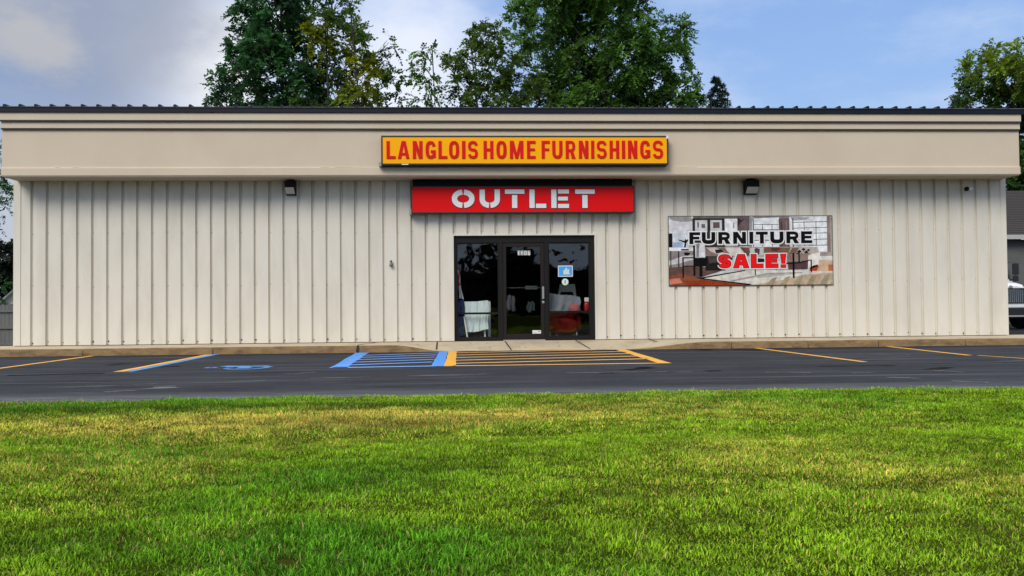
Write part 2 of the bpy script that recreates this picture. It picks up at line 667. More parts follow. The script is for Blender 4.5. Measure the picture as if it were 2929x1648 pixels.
def wheelchair_symbol():
    mb = MB()
    ox, oy = -4.80, -5.45

    def arc(cx, cy, rx, ry, a0, a1, w, n=18):
        pts = [(cx + rx * math.cos(R_(a0 + (a1 - a0) * i / n)), cy + ry * math.sin(R_(a0 + (a1 - a0) * i / n))) for i in range(n + 1)]
        for p, q in zip(pts[:-1], pts[1:]):
            strip(mb, p, q, w, n=1)
    # the figure lies on its side as seen from the aisle: wheel to the right, head to the left
    arc(ox + 0.10, oy - 0.05, 0.30, 0.42, -160, 95, 0.09)
    strip(mb, (ox - 0.36, oy + 0.30), (ox + 0.08, oy + 0.16), 0.24, ZP + 0.001)
    strip(mb, (ox + 0.05, oy + 0.15), (ox + 0.08, oy - 0.30), 0.20, ZP + 0.0015)
    strip(mb, (ox - 0.18, oy - 0.02), (ox - 0.22, oy + 0.28), 0.12, ZP + 0.002)
    strip(mb, (ox + 0.08, oy + 0.08), (ox + 0.46, oy + 0.02), 0.12, ZP + 0.002)
    arc(ox - 0.46, oy + 0.02, 0.06, 0.10, 0, 360, 0.08, 12)
    struct(mb.build('wheelchair_symbol', paint_mat('faded_blue_road_paint', (0.07, 0.26, 0.62))))


wheelchair_symbol()


def on_lot(px, py):
    d = ray(px, py)
    p = CAM + d * ((ZA - CAM.z) / d.z)
    return p.x, p.y


def scuffs(name, lst, m):
    mb = MB()
    for k, (a0, b0, a1, b1, w) in enumerate(lst):
        strip(mb, on_lot(a0, b0), on_lot(a1, b1), w, ZA + 0.0025 + 0.0001 * k, 14)
    struct(mb.build(name, m))


def scuff_mat(name, col, lo, hi):
    m, nt, p = new_mat(name)
    N, L = nt.nodes.new, nt.links.new
    tc = N('ShaderNodeTexCoord')
    mp = N('ShaderNodeMapping')
    mp.inputs['Scale'].default_value = (0.6, 6, 1)
    L(tc.outputs['Object'], mp.inputs[0])
    n = N('ShaderNodeTexNoise')
    n.inputs['Scale'].default_value = 4
    n.inputs['Detail'].default_value = 7
    L(mp.outputs[0], n.inputs['Vector'])
    r_ = N('ShaderNodeMapRange')
    r_.inputs['From Min'].default_value = lo
    r_.inputs['From Max'].default_value = hi
    L(n.outputs['Fac'], r_.inputs['Value'])
    t = N('ShaderNodeBsdfTransparent')
    mx = N('ShaderNodeMixShader')
    L(r_.outputs[0], mx.inputs[0])
    L(t.outputs[0], mx.inputs[1])
    L(p.outputs[0], mx.inputs[2])
    L(mx.outputs[0], nt.nodes['Material Output'].inputs['Surface'])
    p.inputs['Base Color'].default_value = (*col, 1)
    p.inputs['Roughness'].default_value = 0.9
    p.inputs['Specular IOR Level'].default_value = 0.1
    return m


scuffs('pale_scuff', [(300, 1122, 510, 1107, 0.16), (440, 1110, 505, 1107, 0.3), (40, 1148, 200, 1138, 0.2), (890, 1083, 1060, 1079, 0.12), (1170, 1076, 1390, 1071, 0.14), (1620, 1067, 1910, 1064, 0.14), (1930, 1065, 1980, 1065, 0.12), (2530, 1079, 2640, 1084, 0.14), (2720, 1090, 2830, 1094, 0.16), (2440, 1068, 2490, 1066, 0.12), (2190, 1066, 2320, 1067, 0.12), (2840, 1035, 2929, 1031, 0.16), (2450, 1012, 2600, 1015, 0.14), (330, 1103, 450, 1099, 0.1), (150, 1110, 330, 1104, 0.1), (2660, 1059, 2760, 1066, 0.14), (820, 1070, 900, 1066, 0.12), (600, 1096, 760, 1090, 0.08)],
       scuff_mat('pale_scuff', (0.17, 0.175, 0.19), 0.42, 0.62))
scuffs('dark_scuff', [(1715, 1067, 1758, 1067, 0.2), (1790, 1059, 1860, 1052, 0.2), (2020, 1062, 2062, 1061, 0.16), (2655, 1058, 2715, 1051, 0.18), (1835, 1050, 1860, 1054, 0.2), (480, 1048, 492, 1050, 0.3), (310, 1045, 360, 1040, 0.2), (20, 1075, 300, 1068, 0.15), (2100, 1000, 2180, 1003, 0.3), (2340, 1048, 2560, 1046, 0.1), (1990, 1000, 2040, 1002, 0.4)],
       scuff_mat('dark_scuff', (0.006, 0.006, 0.007), 0.38, 0.55))

# ------------------------------------------------------------------ the store
WL, WR, WT, BACK = -10.926, 10.655, 3.50, 20.0
DX0, DX1, DZ = -1.665, 1.40, 2.285
FY, FL, FR, FT = -0.62, -10.855, 10.585, 4.79
bld = empty('store_building', 'long low beige metal sided store with deep tan fascia, dark roof edge and glass entrance', 'building')


def rib_x(i):
    return 4.03e-06 * i ** 3 - 0.0004105 * i ** 2 + 0.3154825 * i - 10.551143


def front_wall():
    mb = MB()
    prof = [(WL + 0.14, 0.0)]
    gro = []
    for i in range(0, 69):
        c = rib_x(i)
        prof += [(c - 0.036, 0.0), (c - 0.026, 0.050), (c + 0.026, 0.050), (c + 0.036, 0.0)]
        gro.append(c)
    prof += [(WR - 0.12, 0.0)]
    # cut at the door edges
    out = []
    for (x0, y0), (x1, y1) in zip(prof[:-1], prof[1:]):
        cuts = sorted([x for x in (DX0, DX1) if x0 + 1e-4 < x < x1 - 1e-4])
        px, py = x0, y0
        for c in cuts:
            yy = y0 + (y1 - y0) * (c - x0) / (x1 - x0)
            out.append(((px, py), (c, yy)))
            px, py = c, yy
        out.append(((px, py), (x1, y1)))
    for (x0, y0), (x1, y1) in out:
        mid = (x0 + x1) / 2
        zb = DZ if DX0 < mid < DX1 else 0.012
        zs = [zb, (zb + WT) / 2, WT]
        for a, b in zip(zs[:-1], zs[1:]):
            mb.face([(x0, y0, a), (x1, y1, a), (x1, y1, b), (x0, y0, b)])
    # screws: rusty at the foot, paint coloured higher up
    for i, c in enumerate(gro):
        inside = DX0 - 0.05 < c < DX1 + 0.05
        for z, mi in ((0.07, 1), (1.25, 2), (2.38, 2)):
            if inside and z < DZ:
                continue
            s = 0.010 if mi == 2 else rng.choice((0.010, 0.014, 0.020))
            xo = c + rng.uniform(-0.008, 0.008)
            mb.lathe([(s, 0.0), (s * 0.8, -0.008)], (xo, 0.0495, z + rng.uniform(-0.015, 0.02)), 'y', 7, mi)
    # dents and scrapes, seen as bright and dark nicks
    mb.build('front_wall', [M['wall'], M['rust'], M['grey']], bld)
    # trims: corner pieces, door surround
    t = MB()
    t.box(WL, WL + 0.145, -0.012, 0.08, 0.012, WT)
    t.build('corner_trim', M['wall'], bld)
    t = MB()
    t.box(WR - 0.125, WR, -0.012, 0.08, 0.012, WT)
    t.build('corner_trim', M['wall'], bld)
    t = MB()
    t.box(DX0 - 0.035, DX0, -0.014, 0.16, 0.012, DZ + 0.03)
    t.box(DX1, DX1 + 0.035, -0.014, 0.16, 0.012, DZ + 0.03)
    t.box(DX0, DX1, -0.014, 0.16, DZ, DZ + 0.03)
    t.build('door_surround', M['wall'], bld)
    s = MB()                                         # side and back walls, with a thickness
    s.box(WL, WL + 0.12, 0.082, BACK, -0.2, 4.2)
    s.box(WR - 0.12, WR, 0.082, BACK, -0.2, 4.2)
    s.box(WL + 0.121, WR - 0.121, BACK - 0.12, BACK, -0.2, 4.2)
    for k in range(60):
        y = 0.4 + k * 0.32
        s.box(WL - 0.03, WL, y, y + 0.06, 0.0, 3.9)
        s.box(WR, WR + 0.03, y, y + 0.06, 0.0, 3.9)
    s.build('side_wall', M['wall'], bld)
    k = MB()                                         # dark gap between slab and sheet
    k.box(WL + 0.01, DX0 - 0.04, 0.053, 0.080, -0.05, 0.05)
    k.box(DX1 + 0.04, WR - 0.01, 0.053, 0.080, -0.05, 0.05)
    k.build('base_flashing', M['joint'], bld)


front_wall()


def fascia():
    mb = MB()
    # profile in (y, z): stepped cornice bands over a flat face, a slim foot band
    P = [(0.03, 3.502), (FY - 0.030, 3.502), (FY - 0.034, 3.51), (FY - 0.034, 3.655), (FY - 0.022, 3.668), (FY, 3.672), (FY, 4.458), (FY - 0.012, 4.462), (FY - 0.045, 4.480), (FY - 0.045, 4.614), (FY - 0.057, 4.618), (FY - 0.09, 4.638), (FY - 0.09, FT), (0.03, FT)]
    n = len(P)
    xs = [(FL, FR)]
    segs = 40
    for i in range(segs):
        x0, x1 = FL + (FR - FL) * i / segs, FL + (FR - FL) * (i + 1) / segs
        for a, b in zip(P[:-1], P[1:]):
            mb.face([(x0, *a), (x1, *a), (x1, *b), (x0, *b)])
    for x in (FL, FR):
        mb.face([(x, *p) for p in P])
    for i in range(46):                             # chipped paint along the foot band
        x, ln = rng.uniform(FL + 0.6, FR - 1.2), rng.uniform(0.1, 0.7)
        if rng.random() < 0.25:
            continue
        zz = 3.662 + rng.uniform(-0.003, 0.003)
        mb.box(x, x + ln, FY - 0.0265, FY - 0.010, zz, zz + rng.uniform(0.004, 0.009), 1)
    f = mb.build('fascia', [M['fascia'], mat('bare_stucco', (0.74, 0.69, 0.62), 0.9)], bld)
    k = MB()                                        # solid dark strips paint in the shadow lines between the bands
    k.box(FL - 0.002, FR + 0.002, FY - 0.0445, FY - 0.02, 4.452, 4.474)
    k.box(FL - 0.002, FR + 0.002, FY - 0.0885, FY - 0.06, 4.610, 4.632)
    k.build('cornice_shadow_line', mat('shadow_line_dark', (0.05, 0.045, 0.04), 0.9), f)
    s = MB()
    s.box(FL + 0.02, FR - 0.02, FY - 0.02, 0.03, 3.485, 3.4995)
    for i in range(18):
        x = FL + 0.6 + i * 1.2
        s.box(x - 0.012, x + 0.012, FY + 0.02, 0.0, 3.479, 3.4852)
    s.build('soffit', M['soffit'], bld)
    e = MB()
    e.box(FL - 0.08, FR + 0.09, FY - 0.125, FY + 0.05, FT + 0.004, 4.880)
    e.prism([(FY - 0.135, 4.880), (FY + 0.30, 4.880), (FY + 0.30, 4.935), (FY - 0.06, 4.925), (FY - 0.135, 4.895)], 'x', FL - 0.085, FR + 0.095)
    e.build('eave_trim', M['roof'], bld)
    rf = MB()
    sl_ = 0.035

    def zr(y):
        return 4.915 + (y - FY) * sl_
    ridge = 10.0
    rf.face([(FL - 0.08, FY, zr(FY)), (FR + 0.09, FY, zr(FY)), (FR + 0.09, ridge, zr(ridge)), (FL - 0.08, ridge, zr(ridge))])
    rf.face([(FL - 0.08, ridge, zr(ridge)), (FR + 0.09, ridge, zr(ridge)), (FR + 0.09, BACK + 0.4, 4.8), (FL - 0.08, BACK + 0.4, 4.8)])
    x = at(16, 298, FY).x
    while x < FR + 0.05:
        w = 0.034
        rf.mesh([(x - w, FY - 0.06, 4.918), (x + w, FY - 0.06, 4.918), (x + w * 0.55, FY - 0.06, 4.970), (x - w * 0.55, FY - 0.06, 4.970),
                 (x - w, ridge, zr(ridge)), (x + w, ridge, zr(ridge)), (x + w * 0.55, ridge, zr(ridge) + 0.048), (x - w * 0.55, ridge, zr(ridge) + 0.048)],
                [(0, 1, 2, 3), (0, 4, 5, 1), (1, 5, 6, 2), (2, 6, 7, 3), (3, 7, 4, 0)])
        x += 0.3048 * 1.019
    rf.build('roof', M['roof'], bld)


fascia()

# ------------------------------------------------------------------ entrance
def glass_mat(name, wobble, tint=(0.80, 0.84, 0.84), f0=0.055):
    m = bpy.data.materials.new(name)
    m.use_nodes = True
    nt = m.node_tree
    nt.nodes.remove(nt.nodes['Principled BSDF'])
    N, L = nt.nodes.new, nt.links.new
    tr = N('ShaderNodeBsdfTransparent')
    tr.inputs['Color'].default_value = (*tint, 1)
    gl = N('ShaderNodeBsdfGlossy')
    gl.inputs['Roughness'].default_value = 0.015
    # Schlick reflectance, the same from both sides of the pane
    lw = N('ShaderNodeLayerWeight')
    lw.inputs['Blend'].default_value = 0.5
    pw = N('ShaderNodeMath')
    pw.operation = 'POWER'
    L(lw.outputs['Facing'], pw.inputs[0])
    pw.inputs[1].default_value = 5.0
    fr = N('ShaderNodeMath')
    fr.operation = 'MULTIPLY_ADD'
    L(pw.outputs[0], fr.inputs[0])
    fr.inputs[1].default_value = 0.93
    fr.inputs[2].default_value = f0
    tc = N('ShaderNodeTexCoord')
    n = N('ShaderNodeTexNoise')
    n.inputs['Scale'].default_value = 1.7
    n.inputs['Detail'].default_value = 2
    L(tc.outputs['Object'], n.inputs['Vector'])
    b = N('ShaderNodeBump')
    b.inputs['Strength'].default_value = wobble
    b.inputs['Distance'].default_value = 0.05
    L(n.outputs['Fac'], b.inputs['Height'])
    L(b.outputs[0], gl.inputs['Normal'])
    mx = N('ShaderNodeMixShader')
    L(fr.outputs[0], mx.inputs[0])
    L(tr.outputs[0], mx.inputs[1])
    L(gl.outputs[0], mx.inputs[2])
    L(mx.outputs[0], nt.nodes['Material Output'].inputs['Surface'])
    return m


M['film_glass'] = glass_mat('wavy_window_glass', 0.16, (0.97, 0.98, 0.98))
M['glass'] = glass_mat('door_glass', 0.06, (0.62, 0.64, 0.64))


def P(px, py, Y=0.06):
    p = at(px, py, Y)
    return p.x, p.z


YF = 0.05            # front of the storefront framing
xl0, xl1 = P(1306.4, 800)[0], P(1426.7, 800)[0]
xd0, xd1 = P(1448.3, 800)[0], P(1546.4, 800)[0]
xr0, xr1 = P(1568.4, 800)[0], P(1687.2, 800)[0]
zt, zdt = P(1380, 695)[1], P(1500, 706)[1]
zb, zdb = P(1380, 967)[1], P(1500, 955)[1]
fr = MB()
fr.box(DX0, xl0, YF, YF + 0.11, 0.0, DZ)
fr.box(xl0, xr1, YF, YF + 0.11, zt, DZ)
fr.box(xr1, DX1, YF, YF + 0.11, 0.0, DZ)
fr.box(xl0, xl1, YF, YF + 0.11, 0.0, zb)
fr.box(xr0, xr1, YF, YF + 0.11, 0.0, P(1600, 963)[1])
fr.box(xl1, xl1 + 0.085, YF, YF + 0.11, 0.0, zt)
fr.box(xr0 - 0.085, xr0, YF, YF + 0.11, 0.0, zt)
fr.build('storefront_frame', M['bronze'], bld, bevel=0.004)
th = MB()
th.box(xl1 + 0.086, xr0 - 0.086, -0.04, 0.045, 0.001, 0.022)
th.build('threshold', mat('worn_aluminium', (0.45, 0.45, 0.43), 0.5, metal=0.5), bld)


def window(x0, x1, z0, z1, zm):
    f = MB()
    w = 0.022
    f.box(x0 + 0.001, x0 + w, YF + 0.02, YF + 0.08, z0, z1)
    f.box(x1 - w, x1 - 0.001, YF + 0.02, YF + 0.08, z0, z1)
    f.box(x0 + w, x1 - w, YF + 0.02, YF + 0.08, z1 - w, z1 - 0.001)
    f.box(x0 + w, x1 - w, YF + 0.02, YF + 0.08, z0 + 0.001, z0 + w)
    o = f.build('window', M['bronze'], bld)
    p = MB()
    p.box(x0 + w, x1 - w, YF + 0.045, YF + 0.051, z0 + w, z1 - w)
    p.build('pane', M['film_glass'], o)
    b = MB()
    b.box(x0 + w, x1 - w, YF + 0.056, YF + 0.085, zm - 0.022, zm + 0.022)
    b.build('glazing_bar', M['bronze'], o)


window(xl0, xl1, zb, zt, P(1380, 896.5)[1])
window(xr0, xr1, P(1600, 963)[1], zt, P(1600, 892.5)[1])


def door():
    x0, x1 = xl1 + 0.090, xr0 - 0.090
    d = MB()
    d.box(x0, xd0, YF + 0.015, YF + 0.065, 0.03, zt - 0.008)
    d.box(xd1, x1, YF + 0.015, YF + 0.065, 0.03, zt - 0.008)
    d.box(xd0, xd1, YF + 0.015, YF + 0.065, zdt, zt - 0.008)
    d.box(xd0, xd1, YF + 0.015, YF + 0.065, 0.03, zdb)
    o = d.build('door', mat('door_bronze', (0.016, 0.010, 0.008), 0.4, spec=0.3), bld, bevel=0.003)
    p = MB()
    p.box(xd0, xd1, YF + 0.037, YF + 0.043, zdb, zdt)
    p.build('pane', M['glass'], o)
    h = MB()
    hx = P(1552.5, 800)[0]
    z0, z1 = P(1552, 855)[1], P(1552, 820)[1]
    h.tube([(hx, YF + 0.012, z1 - 0.02), (hx, YF - 0.05, z1 - 0.02)], 0.012, 8)
    h.tube([(hx, YF + 0.012, z0 + 0.02), (hx, YF - 0.05, z0 + 0.02)], 0.012, 8)
    h.box(hx - 0.022, hx + 0.022, YF - 0.062, YF - 0.046, z0, z1)
    h.build('handle', M['chrome'], o, bevel=0.004)
    lx, lz = P(1553.8, 864.5)
    k = MB()
    k.lathe([(0.030, 0.0), (0.028, -0.016), (0.012, -0.018), (0.012, -0.010)], (lx, YF + 0.014, lz), 'y', 14)
    k.build('lock_cylinder', M['chrome'], o)
    b = MB()
    bz = P(1500, 823)[1]
    b.tube([(xd0 + 0.002, YF + 0.11, bz), (xd1 - 0.002, YF + 0.11, bz)], 0.008, 8)
    bx0, bx1 = P(1503, 820)[0], P(1538, 820)[0]
    b.box(bx0, bx1, YF + 0.09, YF + 0.10, bz + 0.008, bz + 0.040)
    b.box(bx0, bx1, YF + 0.09, YF + 0.10, bz - 0.036, bz - 0.006)
    b.build('push_bar', mat('dull_aluminium', (0.5, 0.5, 0.48), 0.45, metal=0.2), o)
    # the number over the door glass, one plate to a digit
    for ch, a, c in (('3', 1480.8, 1488.2), ('2', 1490.2, 1497.2), ('1', 1499.4, 1506.6), ('7', 1509.0, 1516.4)):
        xa, zt_ = P(a, 717.5, YF + 0.036)
        xb, zb_ = P(c, 730.0, YF + 0.036)
        n = MB()
        n.box(xa, xb, YF + 0.031, YF + 0.036, zb_, zt_)
        pl = n.build('number_plate', M['white'], o)
        gm = MB()
        m_ = (xb - xa) * 0.18
        glyph(gm, ch, xa + m_, xb - m_, zb_ + m_, zt_ - m_, (xb - xa) * 0.17, YF + 0.0295, 0.0012)
        gm.build('digit', M['black'], pl)


# ------------------------------------------------------------------ lettering
def poly_stroke(pts, t, closed=False):
    """left and right offset lines of a polyline, mitred"""
    pts = [Vector(p) for p in pts]
    n = len(pts)
    L_, R2 = [], []
    for i, p in enumerate(pts):
        if closed:
            a, b = pts[i - 1], pts[(i + 1) % n]
        else:
            a, b = pts[max(i - 1, 0)], pts[min(i + 1, n - 1)]
        d0 = (p - a).normalized() if (p - a).length > 1e-9 else (b - p).normalized()
        d1 = (b - p).normalized() if (b - p).length > 1e-9 else d0
        n0, n1 = Vector((-d0.y, d0.x)), Vector((-d1.y, d1.x))
        m_ = (n0 + n1)
        m_ = m_.normalized() if m_.length > 1e-6 else n0
        k = min(2.0, 1 / max(0.4, m_.dot(n1)))
        L_.append(p + m_ * t / 2 * k)
        R2.append(p - m_ * t / 2 * k)
    quads = [(L_[i], L_[(i + 1) % n], R2[(i + 1) % n], R2[i]) for i in range(n if closed else n - 1)]
    return quads


def glyph_quads(ch, x0, x1, z0, z1, t, tv=None):
    """strokes of one capital as convex polygons in the sign's plane; t upright weight, tv crossbar weight"""
    tv = tv or t
    w, h = x1 - x0, z1 - z0
    cx, cz = (x0 + x1) / 2, (z0 + z1) / 2
    Q = []

    def rect(a, b, c, d):
        Q.append([(a, c), (b, c), (b, d), (a, d)])

    def quad(*p):
        Q.append(list(p))

    def sup(ax, az, ox, oz, a0, a1, n=20, e=0.72):
        out = []
        for i in range(n + 1):
            an = R_(a0 + (a1 - a0) * i / n)
            c, s = math.cos(an), math.sin(an)
            out.append((ox + ax * math.copysign(abs(c) ** e, c), oz + az * math.copysign(abs(s) ** e, s)))
        return out

    def stroke(pts, wt=t, closed=False):
        for q in poly_stroke(pts, wt, closed):
            Q.append([(p.x, p.y) for p in q])
    a, az = (w - t) / 2, (h - t) / 2
    if ch == 'L':
        rect(x0, x0 + t, z0, z1); rect(x0 + t, x1, z0, z0 + tv)
    elif ch == 'I':
        rect(x0, x1, z0, z1)
    elif ch == 'H':
        rect(x0, x0 + t, z0, z1); rect(x1 - t, x1, z0, z1); rect(x0 + t, x1 - t, cz - tv / 2, cz + tv / 2)
    elif ch in 'EF':
        rect(x0, x0 + t, z0, z1); rect(x0 + t, x1, z1 - tv, z1); rect(x0 + t, x1 - w * 0.08, cz - tv * 0.4, cz + tv * 0.5)
        if ch == 'E':
            rect(x0 + t, x1, z0, z0 + tv)
    elif ch == 'T':
        rect(x0, x1, z1 - tv, z1); rect(cx - t / 2, cx + t / 2, z0, z1 - tv)
    elif ch == 'A':
        k = t * 0.62
        quad((x0, z0), (x0 + t * 1.05, z0), (cx + k * 0.35, z1), (cx - k, z1))
        quad((x1 - t * 1.05, z0), (x1, z0), (cx + k, z1), (cx - k * 0.35, z1))
        s = 0.20
        rect(x0 + w * s, x1 - w * s, z0 + h * 0.20, z0 + h * 0.20 + tv * 0.85)
    elif ch == 'N':
        rect(x0, x0 + t, z0, z1); rect(x1 - t, x1, z0, z1)
        quad((x0 + t * 0.1, z1), (x0 + t * 1.15, z1), (x1 - t * 0.1, z0), (x1 - t * 1.15, z0))
    elif ch == 'M':
        rect(x0, x0 + t, z0, z1); rect(x1 - t, x1, z0, z1)
        quad((x0 + t * 0.2, z1), (x0 + t * 1.25, z1), (cx + t * 0.42, z0), (cx - t * 0.42, z0))
        quad((x1 - t * 1.25, z1), (x1 - t * 0.2, z1), (cx + t * 0.42, z0), (cx - t * 0.42, z0))
    elif ch == 'O':
        stroke(sup(a, az, cx, cz, 0, 360, 32)[:-1], closed=True)
    elif ch == 'G':
        stroke(sup(a, az, cx, cz, 22, 318, 28))
        rect(x1 - t, x1, z0 + h * 0.06, cz - 0.02 * h); rect(cx + 0.02 * w, x1 - t, cz - 0.02 * h - tv * 0.9, cz - 0.02 * h)
    elif ch == 'U':
        stroke([(x0 + t / 2, z1)] + sup(a, (h * 0.42 - t / 2), cx, z0 + h * 0.42, 180, 360, 18) + [(x1 - t / 2, z1)])
    elif ch == 'S':
        ru = (h - tv) / 4
        stroke(sup(a, ru, cx, z1 - tv / 2 - ru, 8, 262, 16, 0.8) + sup(a, ru, cx, z0 + tv / 2 + ru, 82, -172, 16, 0.8), tv)
    elif ch == 'R':
        rect(x0, x0 + t, z0, z1)
        zm = z0 + h * 0.45
        rr = (z1 - zm) / 2
        stroke([(x0 + t * 0.9, z1 - tv / 2), (x0 + w * 0.45, z1 - tv / 2)] + sup(w * 0.55 - t / 2, rr - tv * 0.25, x0 + w * 0.45, zm + rr - tv * 0.25, 90, -90, 14) + [(x0 + t * 0.9, zm)], tv)
        quad((x1 - t * 1.15, z0), (x1 + t * 0.06, z0), (cx + t * 0.75, zm + tv * 0.1), (cx - t * 0.25, zm + tv * 0.1))
    elif ch == '!':
        quad((cx - w * 0.30, z0 + h * 0.30), (cx + w * 0.30, z0 + h * 0.30), (x1, z1), (x0, z1))
        rect(x0 + w * 0.08, x1 - w * 0.08, z0, z0 + h * 0.22)
    elif ch == '1':
        rect(cx - t / 2, cx + t / 2, z0, z1); quad((x0, z1 - h * 0.3), (x0 + t, z1 - h * 0.3), (cx + t / 2, z1), (cx - t / 2, z1))
    elif ch == '7':
        rect(x0, x1, z1 - t, z1); quad((cx - t, z0), (cx, z0), (x1, z1 - t), (x1 - t, z1 - t))
    elif ch == '2':
        stroke(sup(a, h * 0.25, cx, z1 - t / 2 - h * 0.25, 170, -20, 12) + [(x0 + t / 2, z0 + t / 2), (x1, z0 + t / 2)])
    elif ch == '3':
        ru = (h - t) / 4
        stroke(sup(a, ru, cx, z1 - t / 2 - ru, 160, -90, 10)); stroke(sup(a, ru, cx, z0 + t / 2 + ru, 90, -160, 10))
    elif ch == 'o':                                  # stencil O, cut top and bottom
        gp = t * 0.14
        for s in (0, 1):
            aa, bb = (95, 265) if s == 0 else (85, -85)
            stroke(sup(a, az, cx, cz, aa, bb, 18, 0.95))
    elif ch == 'u':                                  # stencil U, cut at the bottom
        gp = t * 0.16
        hb = h * 0.48
        stroke([(x0 + t / 2, z1)] + sup(a - 0, hb - t / 2, cx, z0 + hb, 180, 265, 12, 0.95))
        stroke([(x1 - t / 2, z1)] + sup(a - 0, hb - t / 2, cx, z0 + hb, 360, 275, 12, 0.95))
    return Q


def glyph(mb, ch, x0, x1, z0, z1, t, y, depth, tv=None, mi=0, grow=0.0, col=None):
    """adds a letter whose front stands at y and whose sides run back by depth"""
    qs = glyph_quads(ch, x0 - grow, x1 + grow, z0 - grow, z1 + grow, t + 2 * grow, (tv or t) + 2 * grow)
    for i, q in enumerate(qs):
        # wind the polygon anticlockwise as seen from the front (-y)
        ar = sum(q[k][0] * q[(k + 1) % len(q)][1] - q[(k + 1) % len(q)][0] * q[k][1] for k in range(len(q)))
        if ar < 0:
            q = q[::-1]
        yy = y - 0.00007 * i
        n = len(q)
        if depth <= 0:
            mb.face([(u, yy, w_) for u, w_ in q], mi, col)
            continue
        v = [(u, yy, w_) for u, w_ in q] + [(u, y + depth, w_) for u, w_ in q]
        mb.mesh(v, [tuple(range(n))] + [(k, n + k, n + (k + 1) % n, (k + 1) % n) for k in range(n)], mi)


door()


def cabinet(root, x0, x1, z0, z1, yb, yf, fw_, face_mat):
    """sign box: retainer frame, box sides, face panel"""
    c = MB()
    c.box(x0, x1, yf + 0.02, yb, z0, z1)
    c.box(x0, x0 + fw_, yf, yf + 0.02, z0, z1)
    c.box(x1 - fw_, x1, yf, yf + 0.02, z0, z1)
    c.box(x0 + fw_, x1 - fw_, yf, yf + 0.02, z0, z0 + fw_)
    c.box(x0 + fw_, x1 - fw_, yf, yf + 0.02, z1 - fw_, z1)
    c.build('cabinet', mat('sign_cabinet_dark', (0.022, 0.019, 0.016), 0.45, 0.2), root)
    f = MB()
    f.box(x0 + fw_ + 0.001, x1 - fw_ - 0.001, yf + 0.006, yf + 0.0195, z0 + fw_ + 0.001, z1 - fw_ - 0.001)
    f.build('sign_face', face_mat, root)


# upper sign, yellow with red capitals
s1 = empty('store_sign', 'yellow sign box with red capitals mounted on the tan fascia above the entrance', 'sign')
YS = FY - 0.20
a, b = at(1090, 388, YS), at(1912.4, 471, YS)
cabinet(s1, a.x, b.x, b.z, a.z, FY - 0.001, YS, 0.030, mat('yellow_acrylic', (0.98, 0.43, 0.002), 0.4, 0.04, 1.5, spec=0.12))
word = [('L', 160, 232), ('A', 252, 345), ('N', 375, 452), ('G', 480, 560), ('L', 585, 655), ('O', 672, 752), ('I', 778, 803), ('S', 826, 906), ('H', 955, 1032), ('O', 1060, 1140), ('M', 1170, 1278), ('E', 1310, 1378), ('F', 1430, 1494), ('U', 1517, 1597), ('R', 1627, 1703), ('N', 1735, 1810), ('I', 1835, 1858), ('S', 1880, 1960), ('H', 1987, 2062), ('I', 2087, 2111), ('N', 2137, 2210), ('G', 2237, 2315), ('S', 2340, 2422)]
m_red = mat('red_letter', (0.66, 0.010, 0.006), 0.4, 0.04, spec=0.15)
m_edge = mat('orange_letter_edge', (0.88, 0.20, 0.03), 0.4, 0.04)
for ch, u0, u1 in word:
    mb = MB()
    yy = 0.5 * (u0 + u1)
    p0 = at(1050 + u0 / 2.862, 360 + (269 - (yy - 160) * 0.0008) / 2.862, YS)
    p1 = at(1050 + u1 / 2.862, 360 + (126 - (yy - 160) * 0.0020) / 2.862, YS)
    t = 0.062 if ch != 'I' else p1.x - p0.x
    glyph(mb, ch, p0.x, p1.x, p0.z, p1.z, t, YS - 0.010, 0.017, tv=0.054)
    glyph(mb, ch, p0.x, p1.x, p0.z, p1.z, t, YS + 0.0045, 0.0, tv=0.054, grow=0.006, mi=1)
    mb.build('letter', [m_red, m_edge], s1)
k = MB()
k.box(a.x - 0.055, a.x - 0.002, YS + 0.03, FY - 0.002, b.z - 0.02, b.z + 0.06)
k.build('bracket', M['grey'], s1)
k = MB()
k.box(b.x - 0.045, b.x + 0.004, YS - 0.004, YS - 0.0005, a.z - 0.06, a.z + 0.004)
k.build('metal_clip', M['white'], s1)
k = MB()
k.box(a.x + 0.42, a.x + 0.56, YS - 0.004, YS - 0.0005, b.z + 0.001, b.z + 0.022)
k.build('metal_clip', M['white'], s1)

# lower sign, red with white stencil capitals
s2 = empty('outlet_sign', 'red sign box with white stencil capitals hung on the wall right above the entrance', 'sign')
YS = -0.26
a, b = at(1176, 533, YS), at(1814.5, 607.5, YS)
cabinet(s2, a.x, b.x, b.z, a.z, -0.002, YS, 0.022, mat('red_acrylic', (0.74, 0.006, 0.008), 0.4, 0.06, 1.2, spec=0.12))
k = MB()  # black ribbed box added for the deep shade on the wall under the soffit
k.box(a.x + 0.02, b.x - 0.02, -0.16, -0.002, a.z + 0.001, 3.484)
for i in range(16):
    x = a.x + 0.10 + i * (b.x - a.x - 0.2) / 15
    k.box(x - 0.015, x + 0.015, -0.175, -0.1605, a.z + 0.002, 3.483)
k.build('shade_backing', M['black'], s2)
k = MB()
k.box(a.x - 0.05, a.x - 0.002, YS + 0.05, -0.01, b.z - 0.02, b.z + 0.10)
k.build('bracket', M['grey'], s2)
m_wl = [mat('white_letter', (0.74, 0.76, 0.78), 0.4, 0.03), mat('dark_letter_edge', (0.10, 0.012, 0.012), 0.5)]


def S2(u, v):
    p = at(1050 + u / 2.862, 360 + v / 2.862, YS)
    return p.x, p.z


